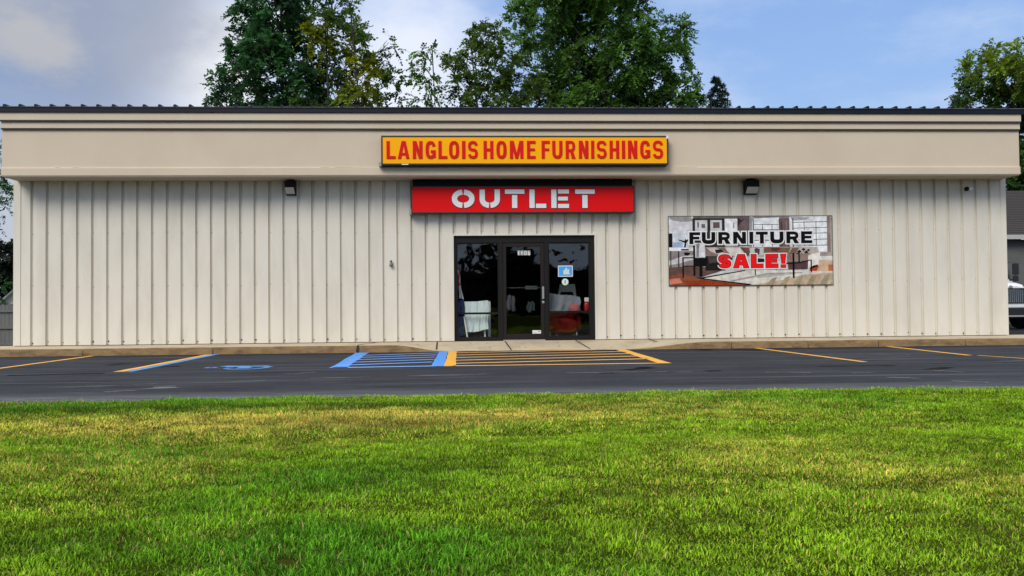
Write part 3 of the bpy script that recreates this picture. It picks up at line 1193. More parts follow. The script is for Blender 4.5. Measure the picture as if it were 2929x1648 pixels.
def rect2(mb, u0, u1, v0, v1):
    x0, z1 = S2(u0, v0)
    x1, z0 = S2(u1, v1)
    gr = 0.014
    mb.box(x0, x1, YS - 0.012, YS + 0.006, z0, z1)
    yf = YS + 0.0045 - 0.00005 * len(mb.f)
    mb.face([(x0 - gr, yf, z0 - gr), (x1 + gr, yf, z0 - gr), (x1 + gr, yf, z1 + gr), (x0 - gr, yf, z1 + gr)], 1)


tt = S2(744, 600)[0] - S2(700, 600)[0]
for ch, u0, u1 in (('o', 693, 880), ('u', 920, 1088), ('T', 1128, 1288), ('L', 1328, 1467), ('E', 1507, 1653), ('T', 1703, 1863)):
    q = MB()
    if ch in 'ou':
        x0, z1 = S2(u0, 522)
        x1, z0 = S2(u1, 673)
        glyph(q, ch, x0, x1, z0, z1, tt, YS - 0.012, 0.018)
        glyph(q, ch, x0, x1, z0, z1, tt, YS + 0.0045, 0, grow=0.014, mi=1)
    elif ch == 'T':
        rect2(q, u0, u1, 522, 557)
        rect2(q, u0 + 58, u0 + 102, 567, 673)
    elif ch == 'L':
        rect2(q, u0, 1372, 522, 673)
        rect2(q, 1381, u1, 638, 673)
    else:
        rect2(q, u0, 1551, 522, 673)
        for v0, v1, e in ((522, 555, 1653), (581, 612, 1643), (640, 673, 1653)):
            rect2(q, 1562, e, v0, v1)
    q.build('letter', m_wl, s2)

# ------------------------------------------------------------------ vinyl sale banner
ban = empty('sale_banner', 'vinyl furniture sale banner with a printed living room hung right of the entrance', 'banner')
YB = -0.030
BX0, BX1, BZ0, BZ1 = 3.03, 6.672, 1.168, 2.680
SKW = 0.010


def B(x, y):
    u, v = (x - 115) / 2318.0, (y - 97) / 970.0
    return BX0 + u * (BX1 - BX0), BZ1 - v * (BZ1 - BZ0)


sh = MB()
nx, nz = 60, 26
gp = [[None] * (nz + 1) for _ in range(nx + 1)]
for i in range(nx + 1):
    for j in range(nz + 1):
        u, v = i / nx, j / nz
        gp[i][j] = (BX0 + u * (BX1 - BX0), YB + 0.004, BZ0 + v * (BZ1 - BZ0))
sh.box(BX0 - 0.012, BX1 + 0.012, YB + 0.003, YB + 0.012, BZ0 - 0.012, BZ1 + 0.012)
sh.build('vinyl_sheet', M['black'], ban)
art = MB()
lay = [0]


def A(pts, c, k=1):
    lay[0] += 1
    m_ = sum(c) / 3
    c = [max(4, min(232, 128 + ((m_ + (v - m_) * 0.85) - 128) * 1.18 - 12)) for v in c]
    art.face([(x, YB - lay[0] * 0.00006 + 0.003, z) for x, z in (B(*p) for p in pts)], 0, lin(c))


def AR(x0, y0, x1, y1, c):
    A([(x0, y0), (x1, y0), (x1, y1), (x0, y1)], c)


AR(115, 97, 2433, 1067, (196, 195, 196))
AR(115, 97, 460, 335, (206, 206, 212))
A([(115, 97), (430, 97), (460, 165), (300, 175), (170, 150)], (160, 158, 156))
A([(460, 97), (1280, 97), (1200, 150), (900, 130), (460, 140)], (120, 115, 112))
A([(1280, 97), (1860, 97), (1830, 140), (1340, 130)], (140, 136, 134))
AR(450, 125, 1105, 530, (70, 66, 64))
AR(487, 150, 660, 320, (200, 200, 203)); AR(520, 180, 540, 255, (90, 88, 86)); AR(578, 205, 628, 262, (112, 110, 112))
AR(703, 150, 867, 320, (202, 201, 202)); AR(743, 180, 835, 262, (110, 98, 95))
AR(905, 130, 1085, 520, (222, 222, 228)); AR(1028, 190, 1040, 262, (70, 66, 64))
A([(1085, 110), (1260, 105), (1255, 520), (1085, 520)], (118, 102, 104))
A([(1085, 110), (1140, 150), (1200, 130), (1130, 190), (1095, 240)], (78, 66, 68))
A([(1260, 130), (1680, 115), (1680, 540), (1260, 540)], (218, 222, 226))
A([(1255, 97), (1330, 130), (1300, 160), (1290, 540), (1255, 540)], (150, 150, 152))
for y0, y1 in ((210, 218), (285, 297), (432, 443)):
    AR(1318, y0, 1668, y1, (62, 62, 66))
for x0 in (1436, 1572):
    AR(x0, 210, x0 + 9, 540, (80, 80, 84))
AR(1306, 150, 1318, 540, (60, 60, 62))
AR(1675, 130, 1825, 560, (124, 104, 105)); AR(1700, 180, 1725, 560, (98, 82, 84)); AR(1775, 160, 1795, 560, (140, 122, 122))
A([(1825, 110), (2370, 100), (2370, 610), (1825, 560)], (222, 225, 228))
A([(1830, 97), (2120, 120), (2060, 150), (1870, 165)], (170, 170, 172))
AR(1868, 130, 1882, 540, (58, 58, 60))
for y0 in (180, 262, 340, 428, 512):
    A([(1882, y0 + 4), (2360, y0 - 8), (2360, y0 + 1), (1882, y0 + 12)], (70, 70, 74))
for x0 in (2030, 2200):
    AR(x0, 170, x0 + 9, 520, (78, 78, 82))
A([(2360, 97), (2433, 97), (2433, 670), (2360, 660)], (150, 132, 124))
A([(2400, 97), (2433, 97), (2433, 670), (2412, 660)], (172, 158, 148))
AR(2225, 610, 2433, 670, (168, 156, 150)); AR(2225, 665, 2433, 720, (208, 206, 204))
# dresser, statue, desk on the left
AR(115, 335, 165, 530, (46, 44, 46)); AR(168, 338, 405, 530, (198, 204, 212)); AR(175, 460, 310, 528, (150, 176, 208))
A([(250, 400), (262, 424), (335, 440), (345, 405), (358, 430), (400, 410), (385, 440), (362, 470), (345, 560), (320, 555), (338, 470), (255, 435)], (30, 27, 30))
AR(115, 535, 470, 582, (218, 218, 222)); AR(285, 555, 392, 576, (26, 24, 26))
AR(115, 582, 470, 830, (146, 138, 136))
A([(115, 720), (300, 660), (460, 640), (460, 700), (250, 760), (115, 780)], (196, 194, 196))
AR(132, 582, 146, 840, (30, 28, 30)); AR(242, 582, 258, 830, (34, 32, 34)); A([(330, 600), (420, 610), (380, 650), (330, 640)], (40, 36, 38))
# floor
A([(115, 815), (480, 790), (900, 850), (520, 965), (1290, 1067), (115, 1067)], (112, 88, 80))
A([(115, 940), (300, 900), (560, 985), (1240, 1067), (115, 1067)], (146, 88, 66)); A([(300, 1000), (620, 990), (1000, 1040), (1150, 1067), (380, 1067)], (158, 74, 42))
A([(115, 980), (260, 960), (300, 1030), (115, 1050)], (206, 128, 104))
A([(2225, 720), (2433, 730), (2433, 890), (2100, 860)], (206, 174, 144)); AR(2370, 790, 2433, 875, (190, 120, 80)); A([(2110, 820), (2240, 800), (2200, 880), (2100, 880)], (196, 74, 36))
# sofas and cushions
AR(625, 530, 2110, 665, (166, 150, 142)); A([(630, 545), (900, 535), (960, 655), (630, 650)], (142, 122, 114))
A([(640, 540), (780, 538), (900, 600), (820, 640), (700, 590)], (186, 180, 176)); A([(760, 570), (850, 560), (890, 600), (780, 620)], (66, 56, 54))
A([(900, 535), (1115, 535), (1210, 655), (990, 655)], (204, 198, 192)); A([(1115, 535), (1300, 548), (1250, 655), (1210, 655)], (118, 88, 76))
A([(1250, 548), (1460, 540), (1460, 650), (1270, 655)], (186, 184, 182)); A([(1320, 560), (1350, 545), (1400, 560), (1390, 640), (1330, 630)], (90, 84, 82))
A([(1455, 535), (1840, 545), (1800, 640), (1455, 640)], (136, 100, 86)); A([(1560, 540), (1700, 545), (1640, 600), (1560, 590)], (104, 74, 64))
A([(1840, 540), (2215, 535), (2250, 625), (2100, 660), (1800, 640)], (186, 176, 168)); A([(1860, 545), (1960, 545), (1900, 640), (1800, 640)], (128, 104, 92))
for x0, y0, s in ((1960, 600, 34), (2020, 570, 30), (2060, 610, 34), (1990, 640, 26), (2090, 580, 24), (1930, 625, 22)):
    A([(x0 - s, y0), (x0, y0 - s * 0.8), (x0 + s, y0), (x0, y0 + s * 0.8)], (64, 54, 52))
AR(625, 655, 1010, 860, (56, 50, 50)); A([(660, 660), (1000, 650), (1010, 720), (680, 760)], (88, 80, 80))
A([(900, 720), (1800, 640), (1800, 850), (900, 860)], (196, 192, 188)); A([(1340, 690), (1480, 700), (1480, 745), (1350, 750)], (54, 52, 54))
A([(1780, 640), (2115, 625), (2120, 760), (1780, 760)], (150, 128, 120)); A([(1790, 745), (2085, 735), (2075, 850), (1800, 855)], (100, 82, 80))
A([(2085, 650), (2260, 610), (2225, 800), (2080, 830)], (216, 212, 206)); A([(2150, 800), (2220, 785), (2220, 810), (2100, 855)], (40, 36, 36))
# chair
AR(480, 470, 622, 675, (206, 206, 210)); A([(500, 480), (545, 480), (530, 670), (500, 670)], (140, 138, 142)); AR(455, 490, 482, 930, (24, 22, 24))
A([(470, 680), (655, 680), (640, 800), (480, 800)], (34, 32, 36)); AR(540, 800, 582, 945, (38, 34, 36)); AR(300, 672, 320, 960, (28, 26, 28)); AR(300, 670, 460, 686, (28, 26, 28)); AR(305, 788, 460, 800, (40, 36, 38))
# rug and coffee tables
A([(540, 968), (1180, 868), (1340, 850), (2433, 884), (2433, 1067), (1270, 1067)], (206, 203, 194))
A([(475, 962), (560, 955), (1180, 855), (1190, 868), (600, 968), (1290, 1056), (1230, 1067)], (22, 20, 20))
A([(1270, 1067), (1700, 1000), (2000, 930), (2433, 900), (2433, 1067)], (190, 168, 142))
for k in range(5):
    A([(1480 + k * 190, 1067), (1560 + k * 190, 980 - k * 12), (1640 + k * 190, 950 - k * 8), (1580 + k * 190, 1067)], (170 - k * 3, 150, 126))
A([(960, 1005), (1500, 900), (2000, 890), (1990, 905), (1510, 925), (1010, 1015)], (160, 156, 150)); A([(1300, 950), (1800, 905), (1900, 915), (1400, 970)], (176, 172, 166))
AR(1322, 840, 1337, 930, (30, 28, 28)); AR(1618, 835, 1632, 862, (30, 28, 28))
A([(1770, 760), (1985, 752), (1985, 766), (1770, 776)], (26, 24, 24)); AR(1860, 620, 1888, 972, (18, 16, 18)); AR(2118, 716, 2136, 895, (22, 20, 20)); AR(1945, 600, 1965, 760, (40, 36, 36)); A([(1985, 740), (2130, 712), (2130, 724), (1985, 756)], (26, 24, 24))
# soft creases of the hanging vinyl
pm = attr_mat('printed_vinyl', 0.5, 0, 0.15, var=0.22, vscale=9)
nt_ = pm.node_tree
nn_ = nt_.nodes.new('ShaderNodeTexNoise'); nn_.inputs['Scale'].default_value = 2.2; nn_.inputs['Detail'].default_value = 4; nn_.inputs['Distortion'].default_value = 1.4
bb_ = nt_.nodes.new('ShaderNodeBump'); bb_.inputs['Strength'].default_value = 0.5; bb_.inputs['Distance'].default_value = 0.05
tc_ = nt_.nodes.new('ShaderNodeTexCoord')
nt_.links.new(tc_.outputs['Object'], nn_.inputs['Vector']); nt_.links.new(nn_.outputs['Fac'], bb_.inputs['Height']); nt_.links.new(bb_.outputs[0], nt_.nodes['Principled BSDF'].inputs['Normal'])
art.build('printed_picture', pm, ban)


def banner_word(letters, y0, y1, t, tv, name, layers, drift=0.0):
    for ch, u0, u1 in letters:
        q = MB()
        dr = -drift * (u0 - 400) / 1700
        x0, z1 = B(u0, y0 + dr)
        x1, z0 = B(u1, y1 + dr)
        for k, (grow, m_) in enumerate(layers):
            glyph(q, ch, x0, x1, z0, z1, t, YB - 0.010 - 0.0022 * k, 0.0, tv=tv, grow=grow, mi=k)
        q.build(name, [m_ for g_, m_ in layers], ban)


mw = mat('white_print', (0.78, 0.78, 0.78), 0.5, 0.03)
mk = mat('black_print', (0.004, 0.004, 0.005), 0.6, spec=0.1)
mr_ = mat('red_print', (0.80, 0.008, 0.010), 0.6, 0.05, spec=0.1)
banner_word([('F', 402, 556), ('U', 577, 768), ('R', 810, 980), ('N', 1020, 1202), ('I', 1250, 1306), ('T', 1342, 1512), ('U', 1546, 1735), ('R', 1775, 1955), ('E', 1985, 2145)], 320, 488, 0.088, 0.066, 'letter', [(0.026, mw), (0.0, mk)], 6)
banner_word([('S', 797, 995), ('A', 1015, 1242), ('L', 1270, 1440), ('E', 1478, 1652), ('!', 1685, 1768)], 637, 826, 0.115, 0.082, 'letter', [(0.030, mw), (0.010, mk), (0.0, mr_)], 2)
for x in (BX0 + 0.03, BX1 - 0.03):
    for z in (BZ0 + 0.03, BZ1 - 0.03):
        gm = MB()
        gm.lathe([(0.018, 0.0), (0.018, -0.004), (0.008, -0.004)], (x, YB - 0.004, z), 'y', 12)
        gm.build('grommet', M['chrome'], ban)


# ------------------------------------------------------------------ wall packs, camera, hose bib
def wall_pack(x0, x1, z0, label):
    o = empty('wall_light', label, 'wall light', 'wall lights under the soffit')
    h = MB()
    top = 3.47
    h.prism([(-0.001, top), (-0.26, top - 0.02), (-0.26, z0 + 0.16), (-0.13, z0 + 0.02), (-0.001, z0)], 'x', x0, x1)
    h.build('housing', M['black'], o, bevel=0.008)
    l = MB()
    w = 0.012
    l.prism([(-0.262, z0 + 0.150), (-0.142, z0 + 0.030), (-0.137, z0 + 0.024), (-0.268, z0 + 0.148)], 'x', x0 + w, x1 - w)
    l.build('lens', mat('prismatic_lens', (0.42, 0.44, 0.46), 0.3), o)


p, q = at(816, 515, -0.15), at(844.8, 558, -0.15)
wall_pack(p.x, q.x, q.z, 'black wall pack light high on the bare wall left of both signs')
p, q = at(2131.5, 515, -0.15), at(2168, 556, -0.15)
wall_pack(p.x, q.x, q.z, 'black wall pack light under the soffit above the sale banner')

cm = empty('security_camera', 'small white bullet security camera under the soffit near the right end of the wall', 'camera')
c = at(2767, 540, -0.10)
q = MB(); q.lathe([(0.045, 0.0), (0.045, -0.02), (0.03, -0.03)], (c.x + 0.06, -0.001, c.z + 0.01), 'y', 14); q.build('mount', M['white'], cm)
q = MB(); q.tube([(c.x + 0.06, -0.025, c.z + 0.01), (c.x + 0.05, -0.09, c.z)], 0.014, 8); q.build('arm', M['white'], cm)
q = MB(); q.tube([(c.x + 0.11, -0.085, c.z + 0.018), (c.x - 0.02, -0.13, c.z - 0.006)], [0.044, 0.046], 14); q.build('body', M['white'], cm)
q = MB(); q.tube([(c.x - 0.018, -0.129, c.z - 0.006), (c.x - 0.055, -0.146, c.z - 0.013)], [0.050, 0.050], 14); q.build('lens_hood', M['black'], cm)

hb = empty('hose_tap', 'small grey tap sticking out of the bare wall left of the entrance', 'tap')
c = at(1119, 754, -0.04)
q = MB(); q.lathe([(0.028, -0.065), (0.038, -0.055), (0.040, -0.03), (0.022, 0.015), (0.014, 0.04)], (c.x, -0.05, c.z), 'z', 14); q.build('spout', mat('dull_zinc', (0.16, 0.17, 0.17), 0.5, metal=0.4), hb, smooth=True)
q = MB(); q.lathe([(0.010, 0.035), (0.020, 0.045), (0.020, 0.062), (0.008, 0.068)], (c.x, -0.05, c.z), 'z', 12); q.build('valve_knob', M['black'], hb)
q = MB(); q.lathe([(0.014, 0.0), (0.014, -0.06)], (c.x, 0.0, c.z + 0.02), 'y', 10); q.build('pipe', M['grey'], hb)
q = MB(); q.tube([(c.x, -0.05, c.z + 0.045), (c.x - 0.03, -0.055, c.z + 0.03)], 0.006, 6); q.build('lever', M['black'], hb)

# ------------------------------------------------------------------ inside the entrance
room = MB()
X0, X1, Y1, ZC = -4.4, 4.4, 8.0, 2.75
room.face([(X0, 0.17, 0.0), (X1, 0.17, 0.0), (X1, Y1, 0.0), (X0, Y1, 0.0)])
room.face([(X0, Y1, 0), (X1, Y1, 0), (X1, Y1, ZC), (X0, Y1, ZC)])
room.face([(X0, 0.17, 0), (X0, Y1, 0), (X0, Y1, ZC), (X0, 0.17, ZC)])
room.face([(X1, 0.17, 0), (X1, Y1, 0), (X1, Y1, ZC), (X1, 0.17, ZC)])
room.face([(X0, 0.17, ZC), (X1, 0.17, ZC), (X1, Y1, ZC), (X0, Y1, ZC)])
room.face([(X0, 0.17, 0), (DX0, 0.17, 0), (DX0, 0.17, ZC), (X0, 0.17, ZC)])
room.face([(DX1, 0.17, 0), (X1, 0.17, 0), (X1, 0.17, ZC), (DX1, 0.17, ZC)])
room.face([(DX0, 0.17, DZ), (DX1, 0.17, DZ), (DX1, 0.17, ZC), (DX0, 0.17, ZC)])
room.build('interior_room', mat('dim_interior', (0.045, 0.045, 0.05), 0.8, 0.3, 1.5), bld)


def at_in(px, py, Y):
    p_ = at(px, py, Y)
    return p_


def cloth(name, label, cat, quad, Y, folds, m_, amp=0.03, ragged=0.04, seed=1, group=None):
    """a hanging cloth: a folded sheet with real depth between four photo corners at distance Y"""
    rr = random.Random(seed)
    tl, tr, br, bl = (at(*c_, Y) for c_ in quad)
    nu, nv = 26, 16
    ph = rr.uniform(0, 6)
    vs, fs = [], []
    for back in (0, 1):
        for j in range(nv + 1):
            for i in range(nu + 1):
                u, v = i / nu, j / nv
                p_ = tl.lerp(tr, u).lerp(bl.lerp(br, u), v)
                d = amp * (0.35 + 0.65 * v) * (math.sin(folds * 6.28 * u + ph + 1.3 * math.sin(3 * v + ph)) + 0.5 * math.sin(folds * 15 * u + 4 * v))
                p_ = p_ + Vector((0.01 * math.sin(9 * v + 5 * u), d + back * 0.006, 0))
                if j in (0, nv):
                    p_.z += ragged * (math.sin(7 * u + ph) * 0.5 + rr.uniform(-0.3, 0.3)) * (0.5 if j == 0 else 1)
                vs.append(p_)
        o_ = back * (nu + 1) * (nv + 1)
        for j in range(nv):
            for i in range(nu):
                k_ = o_ + j * (nu + 1) + i
                fs.append((k_, k_ + 1, k_ + nu + 2, k_ + nu + 1))
    mb_ = MB()
    mb_.mesh(vs, fs)
    o_ = mb_.build(name, m_, smooth=True)
    return tag(o_, label, cat, group)


M['sheet'] = mat('pale_cotton', (0.66, 0.76, 0.75), 0.9, 0.10, 5)
ds = empty('display_rack', 'white metal stand draped with a pale sheet inside the left entrance window', 'display stand')
z_ = 0.45
tl = at(1331, 903, z_)
cl = cloth('draped_sheet', None, None, [(1328, 864), (1397, 860), (1396, 943), (1333, 952)], 0.27, 3.0, M['sheet'], 0.02, 0.02, 3)
cl.parent = ds
q = MB()
p0, p1 = at(1327.5, 905, 0.22), at(1337, 966, 0.22)
q.tube([p0, p1], 0.018, 8)
p0, p1 = at(1384, 925, 0.40), at(1388, 966, 0.40)
q.tube([p0, p1], 0.02, 8)
q.lathe([(0.16, 0.0), (0.15, 0.02), (0.03, 0.05)], (at(1386, 958, 0.4).x, 0.4, 0.005), 'z', 16)
q.build('pole', M['white'], ds)
q = MB()
p0, p1 = at(1399, 862, 0.62), at(1400, 955, 0.62)
q.box(p0.x - 0.03, p0.x + 0.03, 0.60, 0.64, 0.0, p0.z)
q.box(at(1328, 862, 0.6).x, p0.x, 0.605, 0.635, p0.z - 0.03, p0.z)
q.build('frame', mat('pale_metal', (0.55, 0.62, 0.60), 0.5), ds)

fl = empty('folded_flag', 'red, white and blue cloth hanging at the left edge of the left entrance window', 'flag')
m_red = mat('red_cloth', (0.45, 0.02, 0.03), 0.8, 0.2)
m_gry = mat('pale_grey_cloth', (0.60, 0.60, 0.62), 0.85, 0.15)
m_nav = mat('navy_cloth', (0.035, 0.06, 0.16), 0.85, 0.2)
for nm, qd, mm_, sd_ in (('red_stripe', [(1307, 762), (1312, 765), (1317, 817), (1307, 819)], m_red, 4), ('white_stripe', [(1307, 748), (1310, 752), (1325, 856), (1313, 852)], m_gry, 5), ('blue_field', [(1308, 862), (1328, 857), (1332, 897), (1308, 898)], m_nav, 6), ('blue_field', [(1308, 905), (1330, 903), (1328, 960), (1309, 962)], m_nav, 7)):
    o_ = cloth(nm, None, None, qd, 0.28 + 0.015 * (sd_ - 4), 1.2, mm_, 0.012, 0.02, sd_)
    o_.parent = fl

def lump(mb_, c, rx, ry, rz, seed=0, amt=0.08, mi=0):
    """soft cushion-like body: a rounded box whose surface is slightly dented"""
    rr = VNoise(seed)
    vs, fs = [], []
    nu, nv = 20, 12
    for j in range(nv + 1):
        for i in range(nu):
            th_, ph = math.pi * j / nv - math.pi / 2, 2 * math.pi * i / nu
            def se(v_, e=0.55):
                return math.copysign(abs(v_) ** e, v_)
            d = 1 + amt * (float(rr(np.array(i * 0.9), np.array(j * 0.9))) - 0.5) * 2
            vs.append((c[0] + rx * d * se(math.cos(th_)) * se(math.cos(ph)), c[1] + ry * d * se(math.cos(th_)) * se(math.sin(ph)), c[2] + rz * d * se(math.sin(th_))))
    for j in range(nv):
        for i in range(nu):
            fs.append((j * nu + i, j * nu + (i + 1) % nu, (j + 1) * nu + (i + 1) % nu, (j + 1) * nu + i))
    mb_.mesh(vs, fs, mi)


ch = empty('red_armchair', 'dark red upholstered armchair low behind the right entrance window', 'armchair')
m_chair = mat('wine_red_fabric', (0.13, 0.003, 0.004), 0.7, 0.15, 4, spec=0.1)
c = at(1608, 925, 0.75)
q = MB(); lump(q, (c.x, 0.85, 0.33), 0.34, 0.34, 0.12, 1, 0.03); q.build('seat', m_chair, ch, smooth=True)
q = MB(); lump(q, (c.x, 1.17, 0.50), 0.36, 0.10, 0.34, 2, 0.03); q.build('backrest', m_chair, ch, smooth=True)
for s in (-1, 1):
    q = MB(); lump(q, (c.x + s * 0.36, 0.85, 0.38), 0.075, 0.36, 0.20, 3, 0.03); q.build('arm', m_chair, ch, smooth=True)
q = MB(); lump(q, (c.x, 0.52, 0.30), 0.33, 0.04, 0.16, 5, 0.03); q.build('front_panel', m_chair, ch, smooth=True)
for s in (-1, 1):
    q = MB(); q.tube([(c.x + s * 0.30, 0.55, 0.18), (c.x + s * 0.31, 0.54, 0.0)], [0.022, 0.014], 8); q.build('leg', M['grey'], ch)

cloth('grey_blanket', 'grey blanket sagging across the right entrance window above the red armchair', 'blanket', [(1570, 838), (1660, 850), (1660, 891), (1572, 890)], 0.34, 1.5, mat('grey_blanket_wool', (0.20, 0.22, 0.25), 0.95, 0.25, 7), 0.03, 0.05, 9)
q = MB(); c = at(1643, 878, 0.30); lump(q, (c.x, 0.30, c.z - 0.02), 0.12, 0.07, 0.085, 8, 0.10)
tag(q.build('cushion', mat('red_striped_cushion', (0.36, 0.10, 0.11), 0.8, 0.65, 9, stretch=(0.5, 0.5, 4)), smooth=True), 'red and white cushion lying on the grey blanket in the right entrance window', 'cushion')
q = MB(); c = at(1679, 878, 0.30); lump(q, (c.x, 0.32, c.z), 0.065, 0.07, 0.11, 12, 0.05)
tag(q.build('red_bag', mat('glossy_red_bag', (0.32, 0.010, 0.010), 0.35, 0.1), smooth=True), 'small red bag at the right edge of the right entrance window', 'bag')
q = MB(); c = at(1679, 857, 0.28); q.box(c.x - 0.055, c.x + 0.055, 0.28, 0.30, c.z - 0.045, c.z + 0.045)
tag(q.build('price_card', M['white'], bevel=0.002), 'white card standing above the red bag in the right entrance window', 'card')
bc = empty('grey_chair', 'grey chair with an open back seen deep inside the right entrance window', 'chair')
c = at(1620, 830, 1.3)
q = MB(); q.prism([(c.x - 0.22, c.z - 0.22), (c.x - 0.17, c.z - 0.22), (c.x - 0.13, c.z - 0.04), (c.x + 0.15, c.z - 0.04), (c.x + 0.19, c.z - 0.22), (c.x + 0.24, c.z - 0.22), (c.x + 0.20, c.z + 0.14), (c.x - 0.15, c.z + 0.14)], 'y', 1.30, 1.35)
q.build('backrest', mat('grey_green_frame', (0.30, 0.34, 0.33), 0.6), bc)
q = MB(); q.box(c.x - 0.24, c.x + 0.25, 1.30, 1.75, c.z - 0.30, c.z - 0.24); q.build('seat', mat('grey_seat', (0.2, 0.22, 0.22), 0.7), bc)
for sx in (-0.21, 0.22):
    for yy in (1.33, 1.72):
        q = MB(); q.tube([(c.x + sx, yy, c.z - 0.29), (c.x + sx, yy, 0.0)], 0.02, 8); q.build('leg', M['grey'], bc)
cloth('hanging_shirt', 'grey lilac shirt hanging inside behind the left side of the door glass', 'shirt', [(1450, 846), (1472, 846), (1476, 886), (1449, 890)], 0.8, 2.0, mat('lilac_cloth', (0.30, 0.30, 0.36), 0.9, 0.15), 0.03, 0.05, 15)
cloth('hanging_towel', 'small grey green towel hanging inside behind the middle of the door glass', 'towel', [(1509, 863), (1528, 863), (1531, 890), (1505, 890)], 1.0, 1.0, mat('towel_cloth', (0.28, 0.33, 0.32), 0.9, 0.15), 0.03, 0.04, 16)


# stickers on the glass
def sticker(name, label, cat, build):
    o_ = empty(name, label, cat)
    build(o_)
    return o_


def blue_sticker(o_):
    p0, p1 = at(1596, 760, YF + 0.04), at(1638.5, 791.5, YF + 0.04)
    q = MB(); q.box(p0.x, p1.x, YF + 0.038, YF + 0.043, p1.z, p0.z); q.build('border', M['white'], o_)
    w_ = 0.016
    q = MB(); q.box(p0.x + w_, p1.x - w_, YF + 0.0365, YF + 0.0378, p1.z + w_, p0.z - w_); q.build('blue_panel', mat('sky_blue_print', (0.06, 0.36, 0.80), 0.4, 0.15, 9), o_)
    q = MB(); cx = p0.x + (p1.x - p0.x) * 0.58; cz = (p0.z + p1.z) / 2
    for k_, (dx, dz, ww, hh) in enumerate(((-0.05, -0.02, 0.018, 0.045), (-0.01, 0.01, 0.020, 0.06), (0.035, -0.01, 0.020, 0.05), (0.0, -0.058, 0.07, 0.012))):
        q.box(cx + dx - ww, cx + dx + ww, YF + 0.0352 - 0.0002 * k_, YF + 0.0364, cz + dz - hh, cz + dz + hh)
    q.build('pale_figures', mat('pale_yellow_print', (0.62, 0.72, 0.62), 0.5), o_)


sticker('window_decal', 'blue rectangular decal with pale border on the right entrance window', 'sticker', blue_sticker)


def round_sticker(o_):
    c = at(1616.5, 806.5, YF + 0.04)
    q = MB(); q.lathe([(0.074, 0.0), (0.074, -0.004)], (c.x, YF + 0.043, c.z), 'y', 28); q.build('disc', mat('pale_green_print', (0.42, 0.74, 0.58), 0.5), o_)
    q = MB(); q.lathe([(0.060, 0.0), (0.060, -0.0012)], (c.x, YF + 0.0388, c.z), 'y', 28); q.build('white_centre', M['white'], o_)
    q = MB()
    q.lathe([(0.012, 0.0), (0.012, -0.001)], (c.x, YF + 0.0374, c.z + 0.026), 'y', 12)
    q.box(c.x - 0.022, c.x + 0.022, YF + 0.0364, YF + 0.0374, c.z - 0.030, c.z - 0.018)
    q.box(c.x - 0.018, c.x + 0.018, YF + 0.0362, YF + 0.0373, c.z - 0.008, c.z + 0.006)
    q.build('dark_figures', M['black'], o_)


sticker('round_decal', 'round pale green decal below the blue decal on the right entrance window', 'sticker', round_sticker)


def door_sticker(o_):
    p0, p1 = at(1523, 945, YF + 0.03), at(1547.5, 954.5, YF + 0.03)
    q = MB(); q.box(p0.x, p1.x, YF + 0.030, YF + 0.036, p1.z, p0.z); q.build('paper', M['white'], o_)
    q = MB(); q.box(p1.x - 0.065, p1.x - 0.025, YF + 0.0285, YF + 0.0298, (p0.z + p1.z) / 2, p0.z - 0.012); q.box(p0.x + 0.015, p0.x + 0.10, YF + 0.0285, YF + 0.0298, p1.z + 0.02, p1.z + 0.028); q.build('print', M['grey'], o_)


sticker('door_notice', 'small white notice stuck low on the right side of the door glass', 'sticker', door_sticker)


